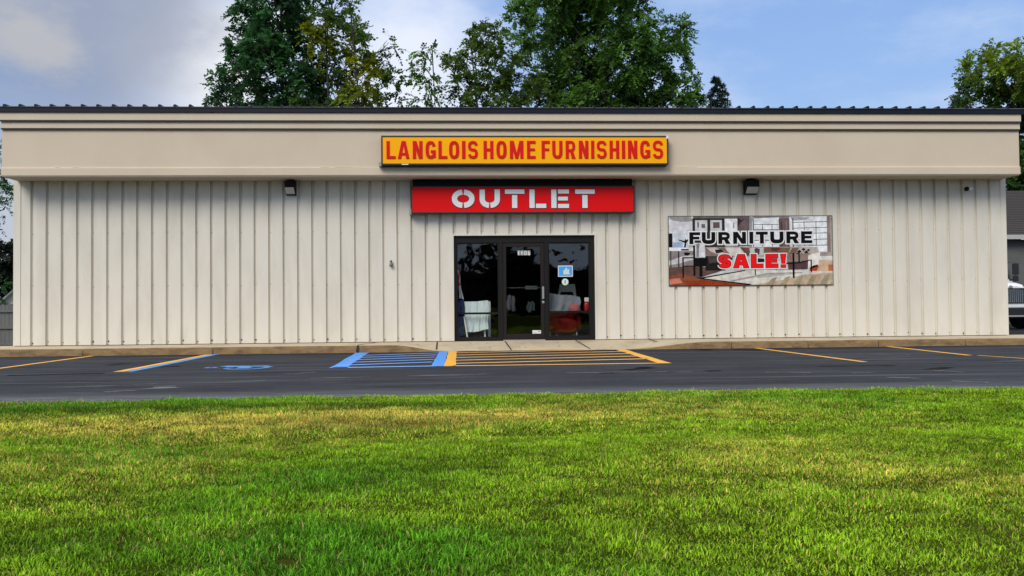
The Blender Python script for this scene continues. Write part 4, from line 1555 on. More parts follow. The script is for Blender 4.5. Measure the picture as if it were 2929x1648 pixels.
# ------------------------------------------------------------------ trees
def crown(name, clumps, parent, dens, frond=0.55, npair=6, lw=0.058, ll=0.18, cols=((0.020, 0.045, 0.014), (0.07, 0.125, 0.030)), seed=1, droop=0.35, fill=0.5, mat_=None):
    """leaves in pinnate fronds spread through clumps (x, y, z, r, tint)"""
    g_ = np.random.default_rng(seed)
    B_, D_, T_ = [], [], []
    for (x, y, z, rr, tint) in clumps:
        n = max(6, int(dens * rr * rr))
        d = g_.normal(size=(n, 3))
        d /= np.linalg.norm(d, axis=1)[:, None]
        # fronds gather into sprays so the edge is uneven and gaps stay open
        ns = max(4, n // 7)
        sp = g_.normal(size=(ns, 3))
        sp /= np.linalg.norm(sp, axis=1)[:, None]
        sp *= (fill + (1.08 - fill) * g_.random(ns) ** 0.6)[:, None] * rr
        k_ = g_.integers(0, ns, n)
        base = sp[k_] + d * 0.10 * g_.random(n)[:, None]
        out = base / (np.linalg.norm(base, axis=1)[:, None] + 1e-6)
        dr = out * 0.7 + d * 0.9 + np.array([0, 0, 0.15])
        dr /= np.linalg.norm(dr, axis=1)[:, None]
        B_.append(base + np.array([x, y, z]))
        D_.append(dr)
        tv = np.clip(0.45 + 0.22 * g_.normal(size=ns)[k_] + 0.10 * g_.normal(size=n), 0, 1)
        T_.append(np.c_[tv, np.full(n, tint)])
    Bs, Ds, Ts = np.concatenate(B_), np.concatenate(D_), np.concatenate(T_)
    n = len(Bs)
    L_ = frond * (0.65 + 0.6 * g_.random(n))
    upv = np.array([0, 0, 1.0]) + 0.5 * g_.normal(size=(n, 3))
    side = np.cross(Ds, upv)
    side /= np.linalg.norm(side, axis=1)[:, None] + 1e-9
    V, C = [], []
    c0, c1 = np.array(cols[0]), np.array(cols[1])
    c2 = np.array(cols[2]) if len(cols) > 2 else c1
    colr = c0 + (c1 - c0) * Ts[:, :1]
    colr = colr * (1 - Ts[:, 1:]) + (c2 * (0.55 + 0.7 * Ts[:, :1])) * Ts[:, 1:]
    for k_ in range(2 * npair + 1):
        s = 0.18 + 0.82 * (k_ // 2) / npair
        sg = 0 if k_ == 2 * npair else (1 if k_ % 2 else -1)
        p_ = Bs + Ds * (s * L_)[:, None]
        p_[:, 2] -= droop * L_ * s * s
        ld = side * sg * 0.9 + Ds * (0.45 if sg else 1.0) + 0.22 * g_.normal(size=(n, 3))
        ld[:, 2] -= 0.35
        ld /= np.linalg.norm(ld, axis=1)[:, None]
        wv = np.cross(ld, upv + 0.4 * g_.normal(size=(n, 3)))
        wv /= np.linalg.norm(wv, axis=1)[:, None] + 1e-9
        lsz = ll * (0.7 + 0.5 * g_.random(n)) * (1 - 0.35 * abs(s - 0.55))
        tip = p_ + ld * lsz[:, None]
        mid = p_ + ld * (lsz * 0.42)[:, None]
        ww = wv * (lw * (0.8 + 0.4 * g_.random(n)))[:, None]
        V.append(np.stack([p_, mid - ww, tip, mid + ww], 1))
        C.append(np.repeat(colr[:, None, :], 4, 1))
    V = np.concatenate(V).reshape(-1, 3)
    C = np.concatenate(C).reshape(-1, 3)
    F = np.arange(len(V)).reshape(-1, 4)
    return np_mesh(name, V, F, mat_ or M['leaf'], C, parent)


M['leaf'] = attr_mat('tree_leaf', 0.6, 0.42, 0.25)
M['bark'] = mat('grey_brown_bark', (0.035, 0.029, 0.024), 0.95, 0.3, 12, bump=0.6, bscale=25, stretch=(1, 1, 0.3))


def px_clumps(lst, Y, seed, depth=2.2, tint=0.0):
    rr = random.Random(seed)
    out = []
    for it in lst:
        px, py, pr = it[:3]
        tn = it[3] if len(it) > 3 else tint
        y = Y + rr.uniform(-depth, depth)
        p_ = at(px, py, y)
        out.append((p_.x, p_.y, p_.z, pr / FPX * (y - CAM.y), tn))
    return out


def trunk(parent, base, clumps, zf, r0, seed, twig=True, stems=1):
    rr = random.Random(seed)
    mb_ = MB()
    zg = -0.34
    top = max(c[2] for c in clumps)
    for s in range(stems):
        bx, by = base[0] + (s - (stems - 1) / 2) * 1.1, base[1] + rr.uniform(-0.5, 0.5) * (stems > 1)
        mid = Vector((bx + rr.uniform(-.3, .3), by, zf))
        mine = [c for i, c in enumerate(clumps) if i % stems == s and c[2] > zf]
        hi = max(mine, key=lambda c: c[2])
        tp = Vector((hi[0], hi[1], hi[2]))
        top = hi[2] + 0.6
        mb_.tube([(bx, by, zg), (bx, by, zg + 0.5), (bx + 0.05, by, zf * 0.5), mid, mid.lerp(tp, 0.5) + Vector((rr.uniform(-.3, .3), 0, 0)), tp], [r0 * 1.5, r0 * 1.1, r0, r0 * 0.8, r0 * 0.42, 0.03], 10)
        mine = [c for i, c in enumerate(clumps) if i % stems == s]
        for c in mine:
            cc = Vector(c[:3])
            f_ = rr.uniform(0.25, 0.75)
            zs = max(zf * 0.8, min(top - 1.0, cc.z - (cc - Vector((bx, by, cc.z))).length * rr.uniform(0.5, 0.9)))
            t_ = max(0, min(1, (zs - zf) / max(0.1, top - 0.6 - zf)))
            st = mid.lerp(tp, t_) if zs > zf else Vector((bx, by, zs))
            m1 = st.lerp(cc, 0.5) + Vector((rr.uniform(-.25, .25), rr.uniform(-.25, .25), rr.uniform(0.0, .5)))
            rb = max(0.03, r0 * (0.40 - 0.22 * t_))
            mb_.tube([st, m1, cc], [rb * 0.8, rb * 0.45, 0.012], 7)
            if twig:
                for _ in range(5):
                    d = Vector((rr.gauss(0, 1), rr.gauss(0, 1), rr.gauss(0.3, 0.8))).normalized() * c[3] * 0.9
                    a_ = m1.lerp(cc, rr.uniform(0.3, 1))
                    mb_.tube([a_, a_ + d * 0.5 + Vector((0, 0, 0.1)), cc.lerp(a_, 0.3) + d], [0.03, 0.02, 0.006], 5)
    return mb_.build('trunk', M['bark'], parent, smooth=True)


def low_fill(base, zlo, zhi, rad, n, seed, tint=0.0):
    rr = random.Random(seed)
    out = []
    for _ in range(n):
        a_ = rr.uniform(0, 6.28)
        q_ = rad * math.sqrt(rr.random())
        out.append((base[0] + q_ * math.cos(a_), base[1] + q_ * math.sin(a_) * 0.7, rr.uniform(zlo, zhi), rr.uniform(0.8, 1.2), tint))
    return out


def tree(name, label, px, Y, pix, zf, r0, seed, dens, cols, tint=0.0, depth=2.2, low=8, stems=1, group='trees behind the store', **kw):
    b = at(px, 330, Y)
    o_ = empty(name, label, 'tree', group)
    cl_ = px_clumps(pix, Y, seed, depth, tint)
    zt_ = min(c[2] for c in cl_)
    full = cl_ + low_fill((b.x, b.y), zt_ - 3.5, zt_ - 0.3, 2.8, low, seed + 5, tint)
    crown('crown', full, o_, dens, cols=cols, seed=seed, **kw)
    trunk(o_, (b.x, b.y), full, zf, r0, seed, stems=stems)
    return o_


DARK = ((0.008, 0.030, 0.016), (0.085, 0.25, 0.070), (0.10, 0.13, 0.014))
MIDG = ((0.012, 0.040, 0.012), (0.19, 0.40, 0.055), (0.20, 0.30, 0.02))
OLIVE = ((0.025, 0.048, 0.012), (0.12, 0.235, 0.036), (0.34, 0.37, 0.010))

tree('broadleaf_tree', 'tall dark green tree, leftmost of the big crowns above the roof', 800, 27.0,
     [(785, 20, 62), (850, 30, 52), (760, -50, 85), (850, -60, 70), (800, -150, 90), (720, 70, 42), (690, 62, 30), (800, 95, 66), (868, 105, 34), (705, 130, 50), (760, 155, 58), (828, 165, 48), (672, 110, 22), (660, 178, 34), (720, 212, 56), (790, 232, 58), (640, 215, 30), (613, 212, 17), (622, 262, 26), (655, 285, 30), (730, 285, 50), (800, 292, 48), (848, 235, 46), (610, 295, 18)],
     5.0, 0.20, 21, 175, DARK, low=10)
tree('broadleaf_tree', 'thin yellowing tree with bare twigs showing, right of the leftmost dark crown', 965, 25.0,
     [(958, 28, 34), (930, 55, 34), (1000, 8, 20), (985, 60, 24), (905, 92, 30, 0.7), (885, 108, 26, 0.8), (948, 115, 26), (1000, 105, 26), (1030, 95, 28, 0.3), (1056, 130, 28), (1020, 150, 40, 0.85), (1040, 205, 44, 0.95), (1030, 255, 34, 0.8), (960, 185, 44), (900, 205, 48, 0.2), (872, 262, 42), (940, 262, 50), (1008, 292, 44, 0.4), (1072, 230, 32), (1092, 282, 32, 0.35), (1100, 180, 18), (1112, 122, 12), (1128, 136, 10), (1150, 265, 18), (1135, 220, 14), (920, 150, 30, 0.5)],
     4.6, 0.11, 22, 150, OLIVE, stems=3, low=8)
tree('sapling', 'slim sapling with few leaves and bare twigs, between the two crown groups above the roof', 1218, 24.0,
     [(1205, 150, 9), (1224, 162, 13), (1236, 139, 6), (1213, 205, 17), (1228, 240, 18), (1203, 290, 18), (1238, 275, 10), (1190, 235, 7), (1262, 262, 9), (1180, 190, 3)],
     4.2, 0.05, 23, 150, MIDG, low=3, depth=0.8)
tree('broadleaf_tree', 'olive green tree left of and lower than the biggest crown', 1410, 25.5,
     [(1405, 105, 38), (1345, 112, 32), (1420, 88, 22), (1300, 172, 30), (1285, 195, 18), (1360, 170, 40), (1440, 150, 36), (1480, 195, 36), (1332, 242, 38), (1398, 240, 50), (1470, 255, 48), (1520, 225, 30), (1540, 285, 40), (1315, 295, 28), (1380, 300, 44), (1460, 305, 40)],
     4.8, 0.13, 24, 155, OLIVE, tint=0.06, low=8)
tree('broadleaf_tree', 'largest bright green tree, its full crown rising out of the picture', 1730, 29.0,
     [(1565, 40, 58), (1650, 20, 80), (1760, 25, 70), (1835, 85, 58), (1605, 118, 70), (1700, 122, 90), (1795, 160, 80), (1872, 150, 46), (1700, -80, 110), (1600, -60, 80), (1800, -50, 60), (1922, 175, 44), (1940, 82, 32), (1945, 110, 26), (1565, 232, 46), (1650, 222, 84), (1760, 242, 84), (1858, 240, 72), (1945, 262, 38), (1978, 228, 20), (1490, 32, 30), (1480, 55, 20), (1530, 100, 38), (1490, 118, 22), (1620, 290, 56), (1700, 300, 60), (1800, 300, 60), (1900, 300, 40), (1970, 290, 28)],
     5.2, 0.22, 25, 215, MIDG, low=12)
tree('broadleaf_tree', 'light green tree beyond the right end of the roof', 2905, 26.0,
     [(2800, 168, 28, 0.7), (2780, 195, 24, 0.4), (2850, 165, 34, 0.8), (2905, 158, 34, 0.8), (2960, 170, 50, 0.6), (2775, 235, 26), (2760, 275, 24), (2745, 262, 14), (2830, 225, 44, 0.3), (2905, 225, 48, 0.3), (2810, 285, 46), (2885, 290, 50), (2945, 285, 50), (2735, 300, 14), (2950, 380, 55), (2940, 450, 48), (2990, 330, 70), (3000, 220, 70, 0.4)],
     3.8, 0.18, 26, 210, ((0.012, 0.034, 0.012), (0.10, 0.21, 0.03), (0.30, 0.42, 0.03)), low=5)


def spruce():
    o_ = empty('spruce_tree', 'small dark spruce standing alone right of the largest crown', 'tree', 'trees behind the store')
    Y = 24.0
    apex = at(2052, 222, Y)
    g_ = np.random.default_rng(4)
    mb_ = MB()
    mb_.tube([(apex.x, Y, -0.34), (apex.x, Y, apex.z * 0.5), (apex.x, Y, apex.z)], [0.14, 0.09, 0.015], 8)
    V, C = [], []
    z = apex.z - 0.05
    while z > 2.6:
        dz = apex.z - z
        ln = 0.18 + dz * 0.40
        for k_ in range(7):
            if g_.random() < 0.12:
                continue
            a_ = g_.random() * 6.28
            l2 = ln * (0.55 + 0.6 * g_.random())
            d = np.array([math.cos(a_), math.sin(a_), 0.0])
            pts = [np.array([apex.x, Y, z]) + d * l2 * t_ + np.array([0, 0, 0.20 * l2 * math.sin(t_ * 2.2) - 0.30 * l2 * t_ * t_]) for t_ in np.linspace(0, 1, 6)]
            mb_.tube(pts, [0.022, 0.018, 0.014, 0.010, 0.007, 0.004], 5)
            nn_k = int(60 * l2) + 20
            for _ in range(nn_k):
                t_ = g_.random() ** 0.7
                b_ = np.array([apex.x, Y, z]) + d * l2 * t_ + np.array([0, 0, 0.20 * l2 * math.sin(t_ * 2.2) - 0.30 * l2 * t_ * t_])
                nd = d * 0.5 + g_.normal(size=3) * 0.6 + np.array([0, 0, -0.25])
                nd /= np.linalg.norm(nd)
                w_ = np.cross(nd, g_.normal(size=3))
                w_ = w_ / np.linalg.norm(w_) * 0.022
                l3 = 0.13 + 0.10 * g_.random()
                V += [b_, b_ + nd * l3 * 0.4 - w_, b_ + nd * l3, b_ + nd * l3 * 0.4 + w_]
                c_ = np.array((0.012, 0.032, 0.018)) * (0.7 + 1.0 * g_.random())
                C += [c_] * 4
        z -= 0.13 + 0.12 * g_.random()
    V, C = np.array(V), np.array(C)
    np_mesh('crown', V, np.arange(len(V)).reshape(-1, 4), M['leaf'], C, o_)
    mb_.build('trunk', M['bark'], o_, smooth=True)


spruce()

# trees at the left edge of the picture
tree('broadleaf_tree', 'overhanging tree at the left picture edge, its thin leafy branches reaching under the fascia', -160, 12.0,
     [(18, 520, 20), (28, 572, 14), (8, 560, 18), (10, 600, 14), (-30, 540, 40), (-80, 500, 70), (-150, 440, 80), (-60, 430, 40), (-10, 470, 16), (4, 440, 9), (2, 648, 7), (-230, 480, 90), (-160, 330, 90)],
     3.0, 0.12, 31, 180, DARK, low=3, depth=1.0, group='trees at the left picture edge', frond=0.35, ll=0.10, lw=0.03)
tree('broadleaf_tree', 'dark low tree behind the grey fence at the left picture edge', -20, 20.0,
     [(10, 735, 30), (30, 760, 28), (-20, 740, 40), (20, 800, 36), (-30, 820, 50), (30, 835, 26), (-90, 760, 60), (40, 800, 20), (70, 780, 60), (-60, 700, 30)],
     0.8, 0.12, 32, 220, ((0.008, 0.014, 0.009), (0.022, 0.038, 0.018)), low=0, depth=1.2, group='trees at the left picture edge')

# ------------------------------------------------------------------ left edge: shed and fence
YFN = 5.6
fn = empty('picket_fence', 'weathered grey dog ear picket fence beside the left end of the store', 'fence')
m_w = mat('weathered_wood', (0.15, 0.15, 0.15), 0.95, 0.35, 10, stretch=(1, 1, 0.12), bump=0.4, bscale=30, dirt=(0.06, 0.06, 0.06, 0.6), dscale=5)
zt_, zb_ = at(15, 873, YFN).z, at(15, 988, YFN).z
x1 = at(40, 900, YFN).x + 0.6
pk = MB()
rr = random.Random(2)
x = x1
while x > x1 - 7.0:
    w_ = 0.095
    h_ = zt_ + rr.uniform(-0.015, 0.015)
    y0 = YFN + rr.uniform(-0.004, 0.004)
    pk.prism([(x - w_, zb_ - 0.3), (x, zb_ - 0.3), (x, h_ - 0.03), (x - 0.025, h_), (x - w_ + 0.025, h_), (x - w_, h_ - 0.03)], 'y', y0, y0 + 0.018)
    x -= w_ + 0.010
pk.build('pickets', m_w, fn)
for py in (889.5, 937, 984):
    z = at(15, py, YFN).z
    q = MB(); q.box(x1 - 7.0, x1, YFN - 0.045, YFN - 0.006, z - 0.035, z + 0.03); q.build('rail', m_w, fn)
for k_ in range(4):
    q = MB(); xx = x1 - 0.7 - k_ * 2.1; q.box(xx - 0.05, xx + 0.05, YFN + 0.02, YFN + 0.12, zb_ - 0.3, zt_ + 0.03); q.build('post', m_w, fn)

sd_ = empty('garden_shed', 'white gabled shed roof showing over the grey picket fence at the left edge', 'shed')
YS_ = 15.0
ap, lo = at(60, 815, YS_), at(-8, 874, YS_)
m_sh = mat('white_siding', (0.62, 0.63, 0.62), 0.7, 0.08, stretch=(1, 1, 6))
dx = ap.x - lo.x
q = MB(); q.prism([(lo.x + 0.1, -0.3), (ap.x + dx - 0.1, -0.3), (ap.x + dx - 0.1, lo.z), (ap.x, ap.z - 0.06), (lo.x + 0.1, lo.z)], 'y', YS_, YS_ + 3); q.build('wall', m_sh, sd_)
q = MB()
for s in (-1, 1):
    e_ = ap.x + s * (dx + 0.15)
    zz = lo.z - 0.12
    q.prism([(ap.x, ap.z), (e_, zz), (e_, zz - 0.08), (ap.x, ap.z - 0.08)], 'y', YS_ - 0.2, YS_ + 3.2)
q.build('roof', mat('pale_shed_roof', (0.45, 0.46, 0.47), 0.8), sd_)

pw = MB()
p0, p1 = at(-900, 548, 16.0), at(40, 541, 12.0)
pts = [p0.lerp(p1, t_) + Vector((0, 0, -0.5 * 4 * t_ * (1 - t_) * 0.4)) for t_ in np.linspace(0, 1, 14)] + [Vector((WL + 0.2, 14.0, 4.0))]
pw.tube(pts, 0.014, 5)
tag(pw.build('power_line', M['black']), 'thin black service wire crossing the gap at the left picture edge', 'wire')

# ------------------------------------------------------------------ right edge: neighbour and truck
nb = empty('neighbour_building', 'dark block building with a shingle roof behind the parked truck at the right edge', 'building')
YN = 15.5
ev = at(2907, 680, YN).z
xn = 12.6
q = MB(); q.box(xn, xn + 14, YN + 0.4, YN + 10, -0.3, ev - 0.05); q.build('wall', mat('painted_block', (0.11, 0.115, 0.11), 0.9, 0.2, 5, bump=0.4, bscale=12), nb)
q = MB()
zr_ = ev + 2.6
q.mesh([(xn - 0.5, YN, ev + 0.12), (xn + 14.5, YN, ev + 0.12), (xn + 14.5, YN + 5.2, zr_), (xn - 0.5, YN + 5.2, zr_), (xn - 0.5, YN + 10.4, ev), (xn + 14.5, YN + 10.4, ev), (xn - 0.5, YN, ev - 0.0), (xn + 14.5, YN, ev)],
       [(0, 1, 2, 3), (3, 2, 5, 4), (6, 7, 1, 0)])
for k_ in range(26):
    t_ = k_ / 26
    z = ev + 0.12 + (zr_ - ev - 0.12) * t_
    y = YN + 5.2 * t_
    q.box(xn - 0.5, xn + 14.5, y - 0.006, y + 0.006, z - 0.005, z + 0.018)
q.build('roof', mat('dark_shingle', (0.035, 0.031, 0.029), 0.95, 0.4, 14, stretch=(1, 1, 3)), nb)
q = MB(); q.box(xn - 0.5, xn + 14.5, YN - 0.03, YN - 0.002, ev - 0.06, ev + 0.12); q.build('eave_board', mat('pale_eave_board', (0.42, 0.42, 0.40), 0.7), nb)


def truck():
    o_ = empty('parked_truck', 'white medium truck with black upright grille parked at the right picture edge', 'truck')
    # local frame: front faces -y, origin on the ground under the grille centre
    wh = mat('white_truck_paint', (0.72, 0.73, 0.73), 0.25, 0.03)
    bk = mat('black_truck_plastic', (0.015, 0.015, 0.016), 0.45)
    gls = mat('truck_windscreen', (0.05, 0.07, 0.075), 0.08)
    chm = mat('truck_grille_chrome', (0.42, 0.43, 0.43), 0.25, metal=0.8)
    parts = []

    def add(name, mb_, m_, parent=None, **kw):
        ob = mb_.build(name, m_, parent or o_, **kw)
        parts.append(ob)
        return ob
    q = MB()          # sloping rounded hood
    sec = []
    for y, hw, z1, zs in ((0.0, 0.52, 1.42, 1.30), (0.12, 0.60, 1.52, 1.34), (0.6, 0.74, 1.60, 1.38), (1.25, 0.86, 1.66, 1.42)):
        sec.append([(-hw, y, 0.75), (-hw, y, zs), (-hw * 0.82, y, z1 - 0.05), (-hw * 0.45, y, z1), (hw * 0.45, y, z1), (hw * 0.82, y, z1 - 0.05), (hw, y, zs), (hw, y, 0.75)])
    for a_, b_ in zip(sec[:-1], sec[1:]):
        for k_ in range(7):
            q.face([a_[k_], a_[k_ + 1], b_[k_ + 1], b_[k_]])
    q.face(sec[0])
    add('hood', q, wh)
    q = MB()          # cab
    q.box(-0.95, 0.95, 1.26, 2.9, 0.7, 1.64)
    q.prism([(1.26, 1.64), (1.62, 2.24), (1.75, 2.30), (2.9, 2.30), (2.9, 1.64)], 'x', -0.93, 0.93)
    add('cab', q, wh, bevel=0.02)
    q = MB()
    q.mesh([(-0.80, 1.275, 1.70), (0.80, 1.275, 1.70), (0.76, 1.595, 2.22), (-0.76, 1.595, 2.22), (-0.80, 1.25, 1.70), (0.80, 1.25, 1.70), (0.76, 1.57, 2.22), (-0.76, 1.57, 2.22)], [(4, 5, 6, 7), (0, 3, 2, 1), (0, 1, 5, 4), (2, 3, 7, 6), (1, 2, 6, 5), (3, 0, 4, 7)])
    add('windscreen', q, gls)
    for s in (-1, 1):
        q = MB(); q.tube([(s * 0.88, 1.22, 1.66), (s * 0.82, 1.58, 2.27)], 0.06, 8); add('windscreen_pillar', q, bk)
        q = MB(); q.box(s * 0.945 - 0.006, s * 0.945 + 0.006, 1.6, 2.4, 1.66, 2.2); add('side_window', q, gls)
        q = MB(); q.box(s * 1.12 - 0.10, s * 1.12 + 0.10, 1.30, 1.38, 1.85, 2.24); q.box(s * 1.12 - 0.09, s * 1.12 + 0.09, 1.31, 1.37, 1.62, 1.82)
        mr2 = add('wing_mirror', q, bk, bevel=0.02)
        q = MB(); q.tube([(s * 0.9, 1.5, 2.28), (s * 1.12, 1.34, 2.26), (s * 1.12, 1.34, 1.6), (s * 0.93, 1.42, 1.58)], 0.014, 6); q.build('bracket', bk, mr2)
        q = MB(); lump(q, (s * 0.78, 0.42, 0.92), 0.22, 0.50, 0.40, 3, 0.0); add('fender', q, wh, smooth=True)
        q = MB(); q.box(s * 0.70 - 0.14, s * 0.70 + 0.14, -0.09, 0.02, 1.00, 1.20); add('headlight', q, mat('headlight_lens', (0.55, 0.57, 0.58), 0.1), bevel=0.03)
        q = MB(); q.lathe([(0.30, -0.12), (0.46, -0.12), (0.48, -0.06), (0.48, 0.06), (0.46, 0.12), (0.30, 0.12)], (s * 0.82, 0.72, 0.48), 'x', 24); w1 = add('wheel', q, bk)
        q = MB(); q.lathe([(0.28, -0.08), (0.28, 0.08)], (s * 0.86, 0.72, 0.48), 'x', 20); q.build('rim', M['grey'], w1)
    q = MB()          # grille: dark field with upright bars inside a rim
    q.box(-0.46, 0.46, -0.05, 0.0, 0.86, 1.36)
    gr = add('grille', q, bk)
    q = MB()
    for k_ in range(13):
        x = -0.42 + 0.07 * k_
        q.box(x - 0.012, x + 0.012, -0.075, -0.051, 0.89, 1.33 - 0.03 * abs(k_ - 6) / 6)
    q.build('grille_bar', chm, gr)
    q = MB(); q.box(-0.98, 0.98, -0.24, -0.06, 0.72, 0.82); add('bumper_top', q, wh, bevel=0.02)
    q = MB(); q.box(-1.0, 1.0, -0.28, -0.02, 0.40, 0.71); add('bumper', q, bk, bevel=0.03)
    q = MB(); q.box(-0.95, 0.95, -0.30, -0.281, 0.42, 0.47); add('bumper_strip', q, M['grey'])
    q = MB(); q.lathe([(0.065, 0.0), (0.06, -0.025), (0.03, -0.035)], (0, 0.0, 1.395), 'y', 16); add('badge', q, chm)
    q = MB(); q.box(-0.7, 0.7, 0.1, 6.5, 0.35, 0.7); add('chassis', q, bk)
    q = MB(); q.box(-1.2, 1.2, 3.15, 8.0, 0.75, 2.28); add('cargo_box', q, wh, bevel=0.01)
    for s in (-1, 1):
        q = MB(); q.lathe([(0.30, -0.20), (0.46, -0.20), (0.48, -0.1), (0.48, 0.1), (0.46, 0.20), (0.30, 0.20)], (s * 0.85, 5.9, 0.48), 'x', 24); add('wheel', q, bk)
    o_.location = (at(2893, 940, 9.0).x, 9.0, ZA)
    o_.rotation_euler = (0, 0, R_(2))
    return o_


truck()

# ------------------------------------------------------------------ wood across the street, seen only in the window glass
def far_wood():
    g_ = np.random.default_rng(77)
    cl_ = []
    for k_ in range(170):
        x = -95 + 190 * g_.random()
        h_ = 5.5 + 3.5 * VN(np.array(x * 0.13), np.array(2.0)) + g_.normal() * 0.6
        z = g_.random() * h_
        cl_.append((x, -118 + g_.normal() * 3, z, 1.9 + g_.random(), 0))
    return cl_


o_ = crown('far_wood', far_wood(), None, 12, frond=2.2, npair=3, lw=0.5, ll=1.3, cols=((0.010, 0.022, 0.010), (0.03, 0.055, 0.02)), seed=8)
tag(o_, 'dark line of trees mirrored in the entrance glass', 'trees', kind='stuff')
bk_ = MB()
xs_ = np.linspace(-110, 110, 120)
for x0, x1_ in zip(xs_[:-1], xs_[1:]):
    h0, h1 = (4.8 + 3.0 * float(VN(np.array(v_ * 0.2), np.array(9.0))) for v_ in (x0, x1_))
    bk_.mesh([(x0, -121, -0.4), (x1_, -121, -0.4), (x1_, -121, h1), (x0, -121, h0), (x0, -127, -0.4), (x1_, -127, -0.4), (x1_, -127, h1 * 0.9), (x0, -127, h0 * 0.9)], [(0, 1, 2, 3), (3, 2, 6, 7), (4, 7, 6, 5)])
tag(bk_.build('wood_interior', mat('dark_wood_interior', (0.012, 0.02, 0.010), 0.95, 0.4, 0.6)), 'dark inside of the tree line mirrored in the entrance glass', 'trees', kind='stuff')


# ------------------------------------------------------------------ lawn
def lawn():
    n1, n2, n3, n4 = VNoise(1), VNoise(2), VNoise(3), VNoise(4)

    def height(x, y):
        return -0.115 + 0.05 * (n1.fbm(x * 0.25 + 9, y * 0.5 + 4) - 0.5) + 0.016 * (n2(x * 2.2, y * 2.2 + 8) - 0.5)
    # soil sheet
    gx = np.concatenate([np.arange(-60, -9, 1.5), np.arange(-9, 9, 0.12), np.arange(9, 60.1, 1.5)])
    tt = np.concatenate([np.arange(0, 7, 0.14), np.arange(7, 60, 3)])
    X, T = np.meshgrid(gx, tt, indexing='ij')
    E_ = lawn_edge(X)
    Yg = E_ - T
    Z = height(X, Yg) - 0.03 * (T < 0.05)
    Z[:, 0] = -0.20
    V = np.stack([X, Yg, Z], -1).reshape(-1, 3)
    a_, b_ = X.shape
    I = np.arange(a_ * b_).reshape(a_, b_)
    F = np.stack([I[:-1, :-1], I[:-1, 1:], I[1:, 1:], I[1:, :-1]], -1).reshape(-1, 4)
    so = np_mesh('lawn_soil', V, F, mat('lawn_thatch', (0.030, 0.044, 0.005), 1.0, 0.4, 3, dirt=(0.060, 0.052, 0.014, 0.7), dscale=1.2, bump=0.5, bscale=50, spec=0.0), None, None, True)
    struct(so)
    # blades: uneven patches of lush, ordinary and dry grass
    g_ = np.random.default_rng(9)

    def colours(x, y, z):
        d_ = lawn_edge(x) - y                             # distance from the asphalt
        lush = n1.fbm(x * 0.55 + 3, y * 0.8 + 1, 3)
        dry = n2.fbm(x * 0.6 + 11, y * 1.0 + 5, 4)
        band = np.exp(-((d_ - 1.75) / 0.75) ** 2) * np.clip(1.15 - np.abs(x + 3.0) / 3.4, 0, 1)     # scorched strip, left half
        band2 = np.exp(-((d_ - 4.3) / 0.6) ** 2) * np.clip(1 - np.abs(x - 0.6) / 2.0, 0, 1) * 0.35
        dr = np.clip((dry - 0.47) * 4.0, 0, 1) * 0.42 + 0.95 * band + band2
        dr = np.clip(dr - 0.25 * np.clip(x - 0.8, 0, 2), 0, 1)
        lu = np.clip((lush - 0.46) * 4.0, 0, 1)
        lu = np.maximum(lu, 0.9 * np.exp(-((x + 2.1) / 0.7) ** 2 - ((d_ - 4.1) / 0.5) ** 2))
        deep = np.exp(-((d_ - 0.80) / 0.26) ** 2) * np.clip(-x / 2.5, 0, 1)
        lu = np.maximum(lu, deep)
        n = len(x)
        r_ = g_.random(n)
        base = np.array((0.285, 0.485, 0.020))[None] * (0.30 + 1.3 * r_ ** 1.3)[:, None]
        lsh = np.array((0.125, 0.355, 0.016))[None] * (0.30 + 1.3 * r_ ** 1.3)[:, None]
        dry_c = np.array((0.82, 0.66, 0.13))[None] * (0.5 + 0.8 * r_)[:, None]
        c_ = base * (1 - lu[:, None]) + lsh * lu[:, None]
        pick = (g_.random(n) < dr * 0.75)[:, None]
        c_ = np.where(pick, dry_c * (0.75 + 0.25 * (1 - lu[:, None])), c_)
        straw = (g_.random(n) < 0.035)[:, None]
        c_ = np.where(straw, np.array((0.52, 0.44, 0.15))[None] * (0.6 + 0.6 * r_)[:, None], c_)
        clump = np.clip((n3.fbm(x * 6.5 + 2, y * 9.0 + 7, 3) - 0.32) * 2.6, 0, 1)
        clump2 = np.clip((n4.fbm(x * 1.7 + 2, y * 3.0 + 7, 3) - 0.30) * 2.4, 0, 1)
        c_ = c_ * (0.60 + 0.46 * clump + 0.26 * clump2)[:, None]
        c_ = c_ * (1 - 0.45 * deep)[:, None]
        return c_, lu, dr

    def patch(n, x0, x1, d0, d1, lmul, wmul, keep):
        x = x0 + (x1 - x0) * g_.random(n)
        d_ = d0 + (d1 - d0) * g_.random(n)
        y = lawn_edge(x) - d_ + 0.03 * g_.normal(size=n) * (d_ < 0.1)
        k_ = keep(x, y) & (n4.fbm(x * 3, y * 3) > 0.17)
        return x[k_], y[k_], lmul, wmul
    parts = []
    half = lambda y: (y - CAM.y) * 0.62 + 1.7
    inside = lambda x, y: (np.abs(x - (CAM.x + 0.05 * (y - CAM.y))) < half(y))
    parts.append(patch(420000, -9.5, 8.0, 0.0, 3.2, 1.0, 1.25, inside))
    parts.append(patch(560000, -6.5, 5.0, 2.8, 6.6, 0.95, 1.15, inside))
    parts.append(patch(260000, -14, 13, 0.0, 6.6, 1.15, 2.0, lambda x, y: ~inside(x, y)))
    # stragglers creeping over the asphalt edge
    ne = 9000
    xe = -8 + 15 * g_.random(ne)
    de = 0.07 - 0.20 * g_.random(ne) ** 2
    parts.append((xe, lawn_edge(xe) - de, 1.25, 1.1))
    VV, FF, CC = [], [], []
    off = 0
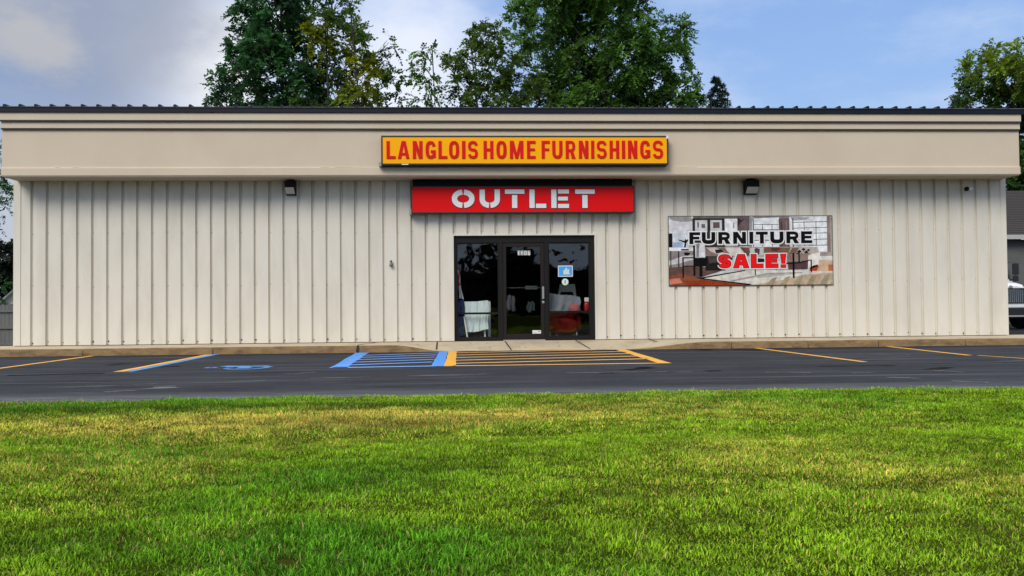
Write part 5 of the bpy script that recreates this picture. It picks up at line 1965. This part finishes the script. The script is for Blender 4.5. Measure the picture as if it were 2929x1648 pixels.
    for x, y, lm, wm in parts:
        n = len(x)
        z = height(x, y) - 0.004
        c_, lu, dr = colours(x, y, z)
        if n == 9000:
            c_ = c_ * 0.6 + np.array((0.16, 0.19, 0.13))
            z = np.maximum(z - 0.02, ZA)
        tuft = n3.fbm(x * 5, y * 5)
        L_ = (0.016 + 0.015 * g_.random(n) + 0.020 * (tuft - 0.45)) * (0.75 + 0.5 * np.clip((n3.fbm(x * 6.5 + 2, y * 9.0 + 7, 3) - 0.32) * 2.6, 0, 1)) * lm * (0.85 + 0.35 * lu)
        tall = g_.random(n) < 0.02
        L_ = np.where(tall, L_ * 1.6, L_)
        an = g_.random(n) * 6.283
        lean = 0.25 + 0.9 * g_.random(n) ** 1.3
        dx_, dy_ = np.cos(an), np.sin(an)
        wa = an + 1.57 + 0.6 * g_.normal(size=n)
        w_ = (0.0014 + 0.0011 * g_.random(n)) * wm
        wx, wy = np.cos(wa) * w_, np.sin(wa) * w_
        b0 = np.stack([x - wx, y - wy, z], 1)
        b1 = np.stack([x + wx, y + wy, z], 1)
        mx_, my_, mz = x + dx_ * lean * L_ * 0.30, y + dy_ * lean * L_ * 0.30, z + L_ * 0.62
        m0 = np.stack([mx_ - wx * 0.85, my_ - wy * 0.85, mz], 1)
        m1 = np.stack([mx_ + wx * 0.85, my_ + wy * 0.85, mz], 1)
        tp = np.stack([x + dx_ * lean * L_ * 0.95, y + dy_ * lean * L_ * 0.95, z + L_ * (1.02 - 0.42 * lean * g_.random(n))], 1)
        VV.append(np.stack([b0, b1, m1, m0, tp], 1).reshape(-1, 3))
        i0 = off + 5 * np.arange(n)[:, None]
        FF.append(np.concatenate([i0 + np.array([0, 1, 2]), i0 + np.array([0, 2, 3]), i0 + np.array([3, 2, 4])], 0))
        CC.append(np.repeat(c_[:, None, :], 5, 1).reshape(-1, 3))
        off += 5 * n
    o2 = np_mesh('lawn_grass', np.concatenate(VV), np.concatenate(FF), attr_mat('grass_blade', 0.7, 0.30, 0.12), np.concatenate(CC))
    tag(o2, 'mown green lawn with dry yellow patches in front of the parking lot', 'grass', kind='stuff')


lawn()

# a few dry leaves and crumbs on the ramp and the asphalt
lf = MB()
rr = random.Random(14)
for k_ in range(46):
    on = k_ < 30
    x = rr.uniform(-1.4, 2.6) if k_ < 22 else rr.uniform(-9, 9)
    y = rr.uniform(-1.2, -0.1) if on else rr.uniform(-2.4, -1.6)
    z = (-0.142 * ramp(x) * max(0, min(1, (-0.1 - y) / 1.2)) + 0.012) if on else ZA + 0.01
    s = rr.uniform(0.008, 0.028)
    a_ = rr.uniform(0, 6.28)
    c_, s_ = math.cos(a_), math.sin(a_)
    lf.face([(x + s * 1.6 * c_, y + s * 1.6 * s_, z), (x - s * 0.6 * s_, y + s * 0.6 * c_, z + 0.008), (x - s * 1.6 * c_, y - s * 1.6 * s_, z + 0.002), (x + s * 0.6 * s_, y - s * 0.6 * c_, z + 0.006)])
tag(lf.build('leaf_litter', mat('dry_leaf', (0.07, 0.045, 0.025), 0.9, 0.4)), 'scattered dry leaf scraps on the entrance ramp', 'leaf litter', kind='stuff')
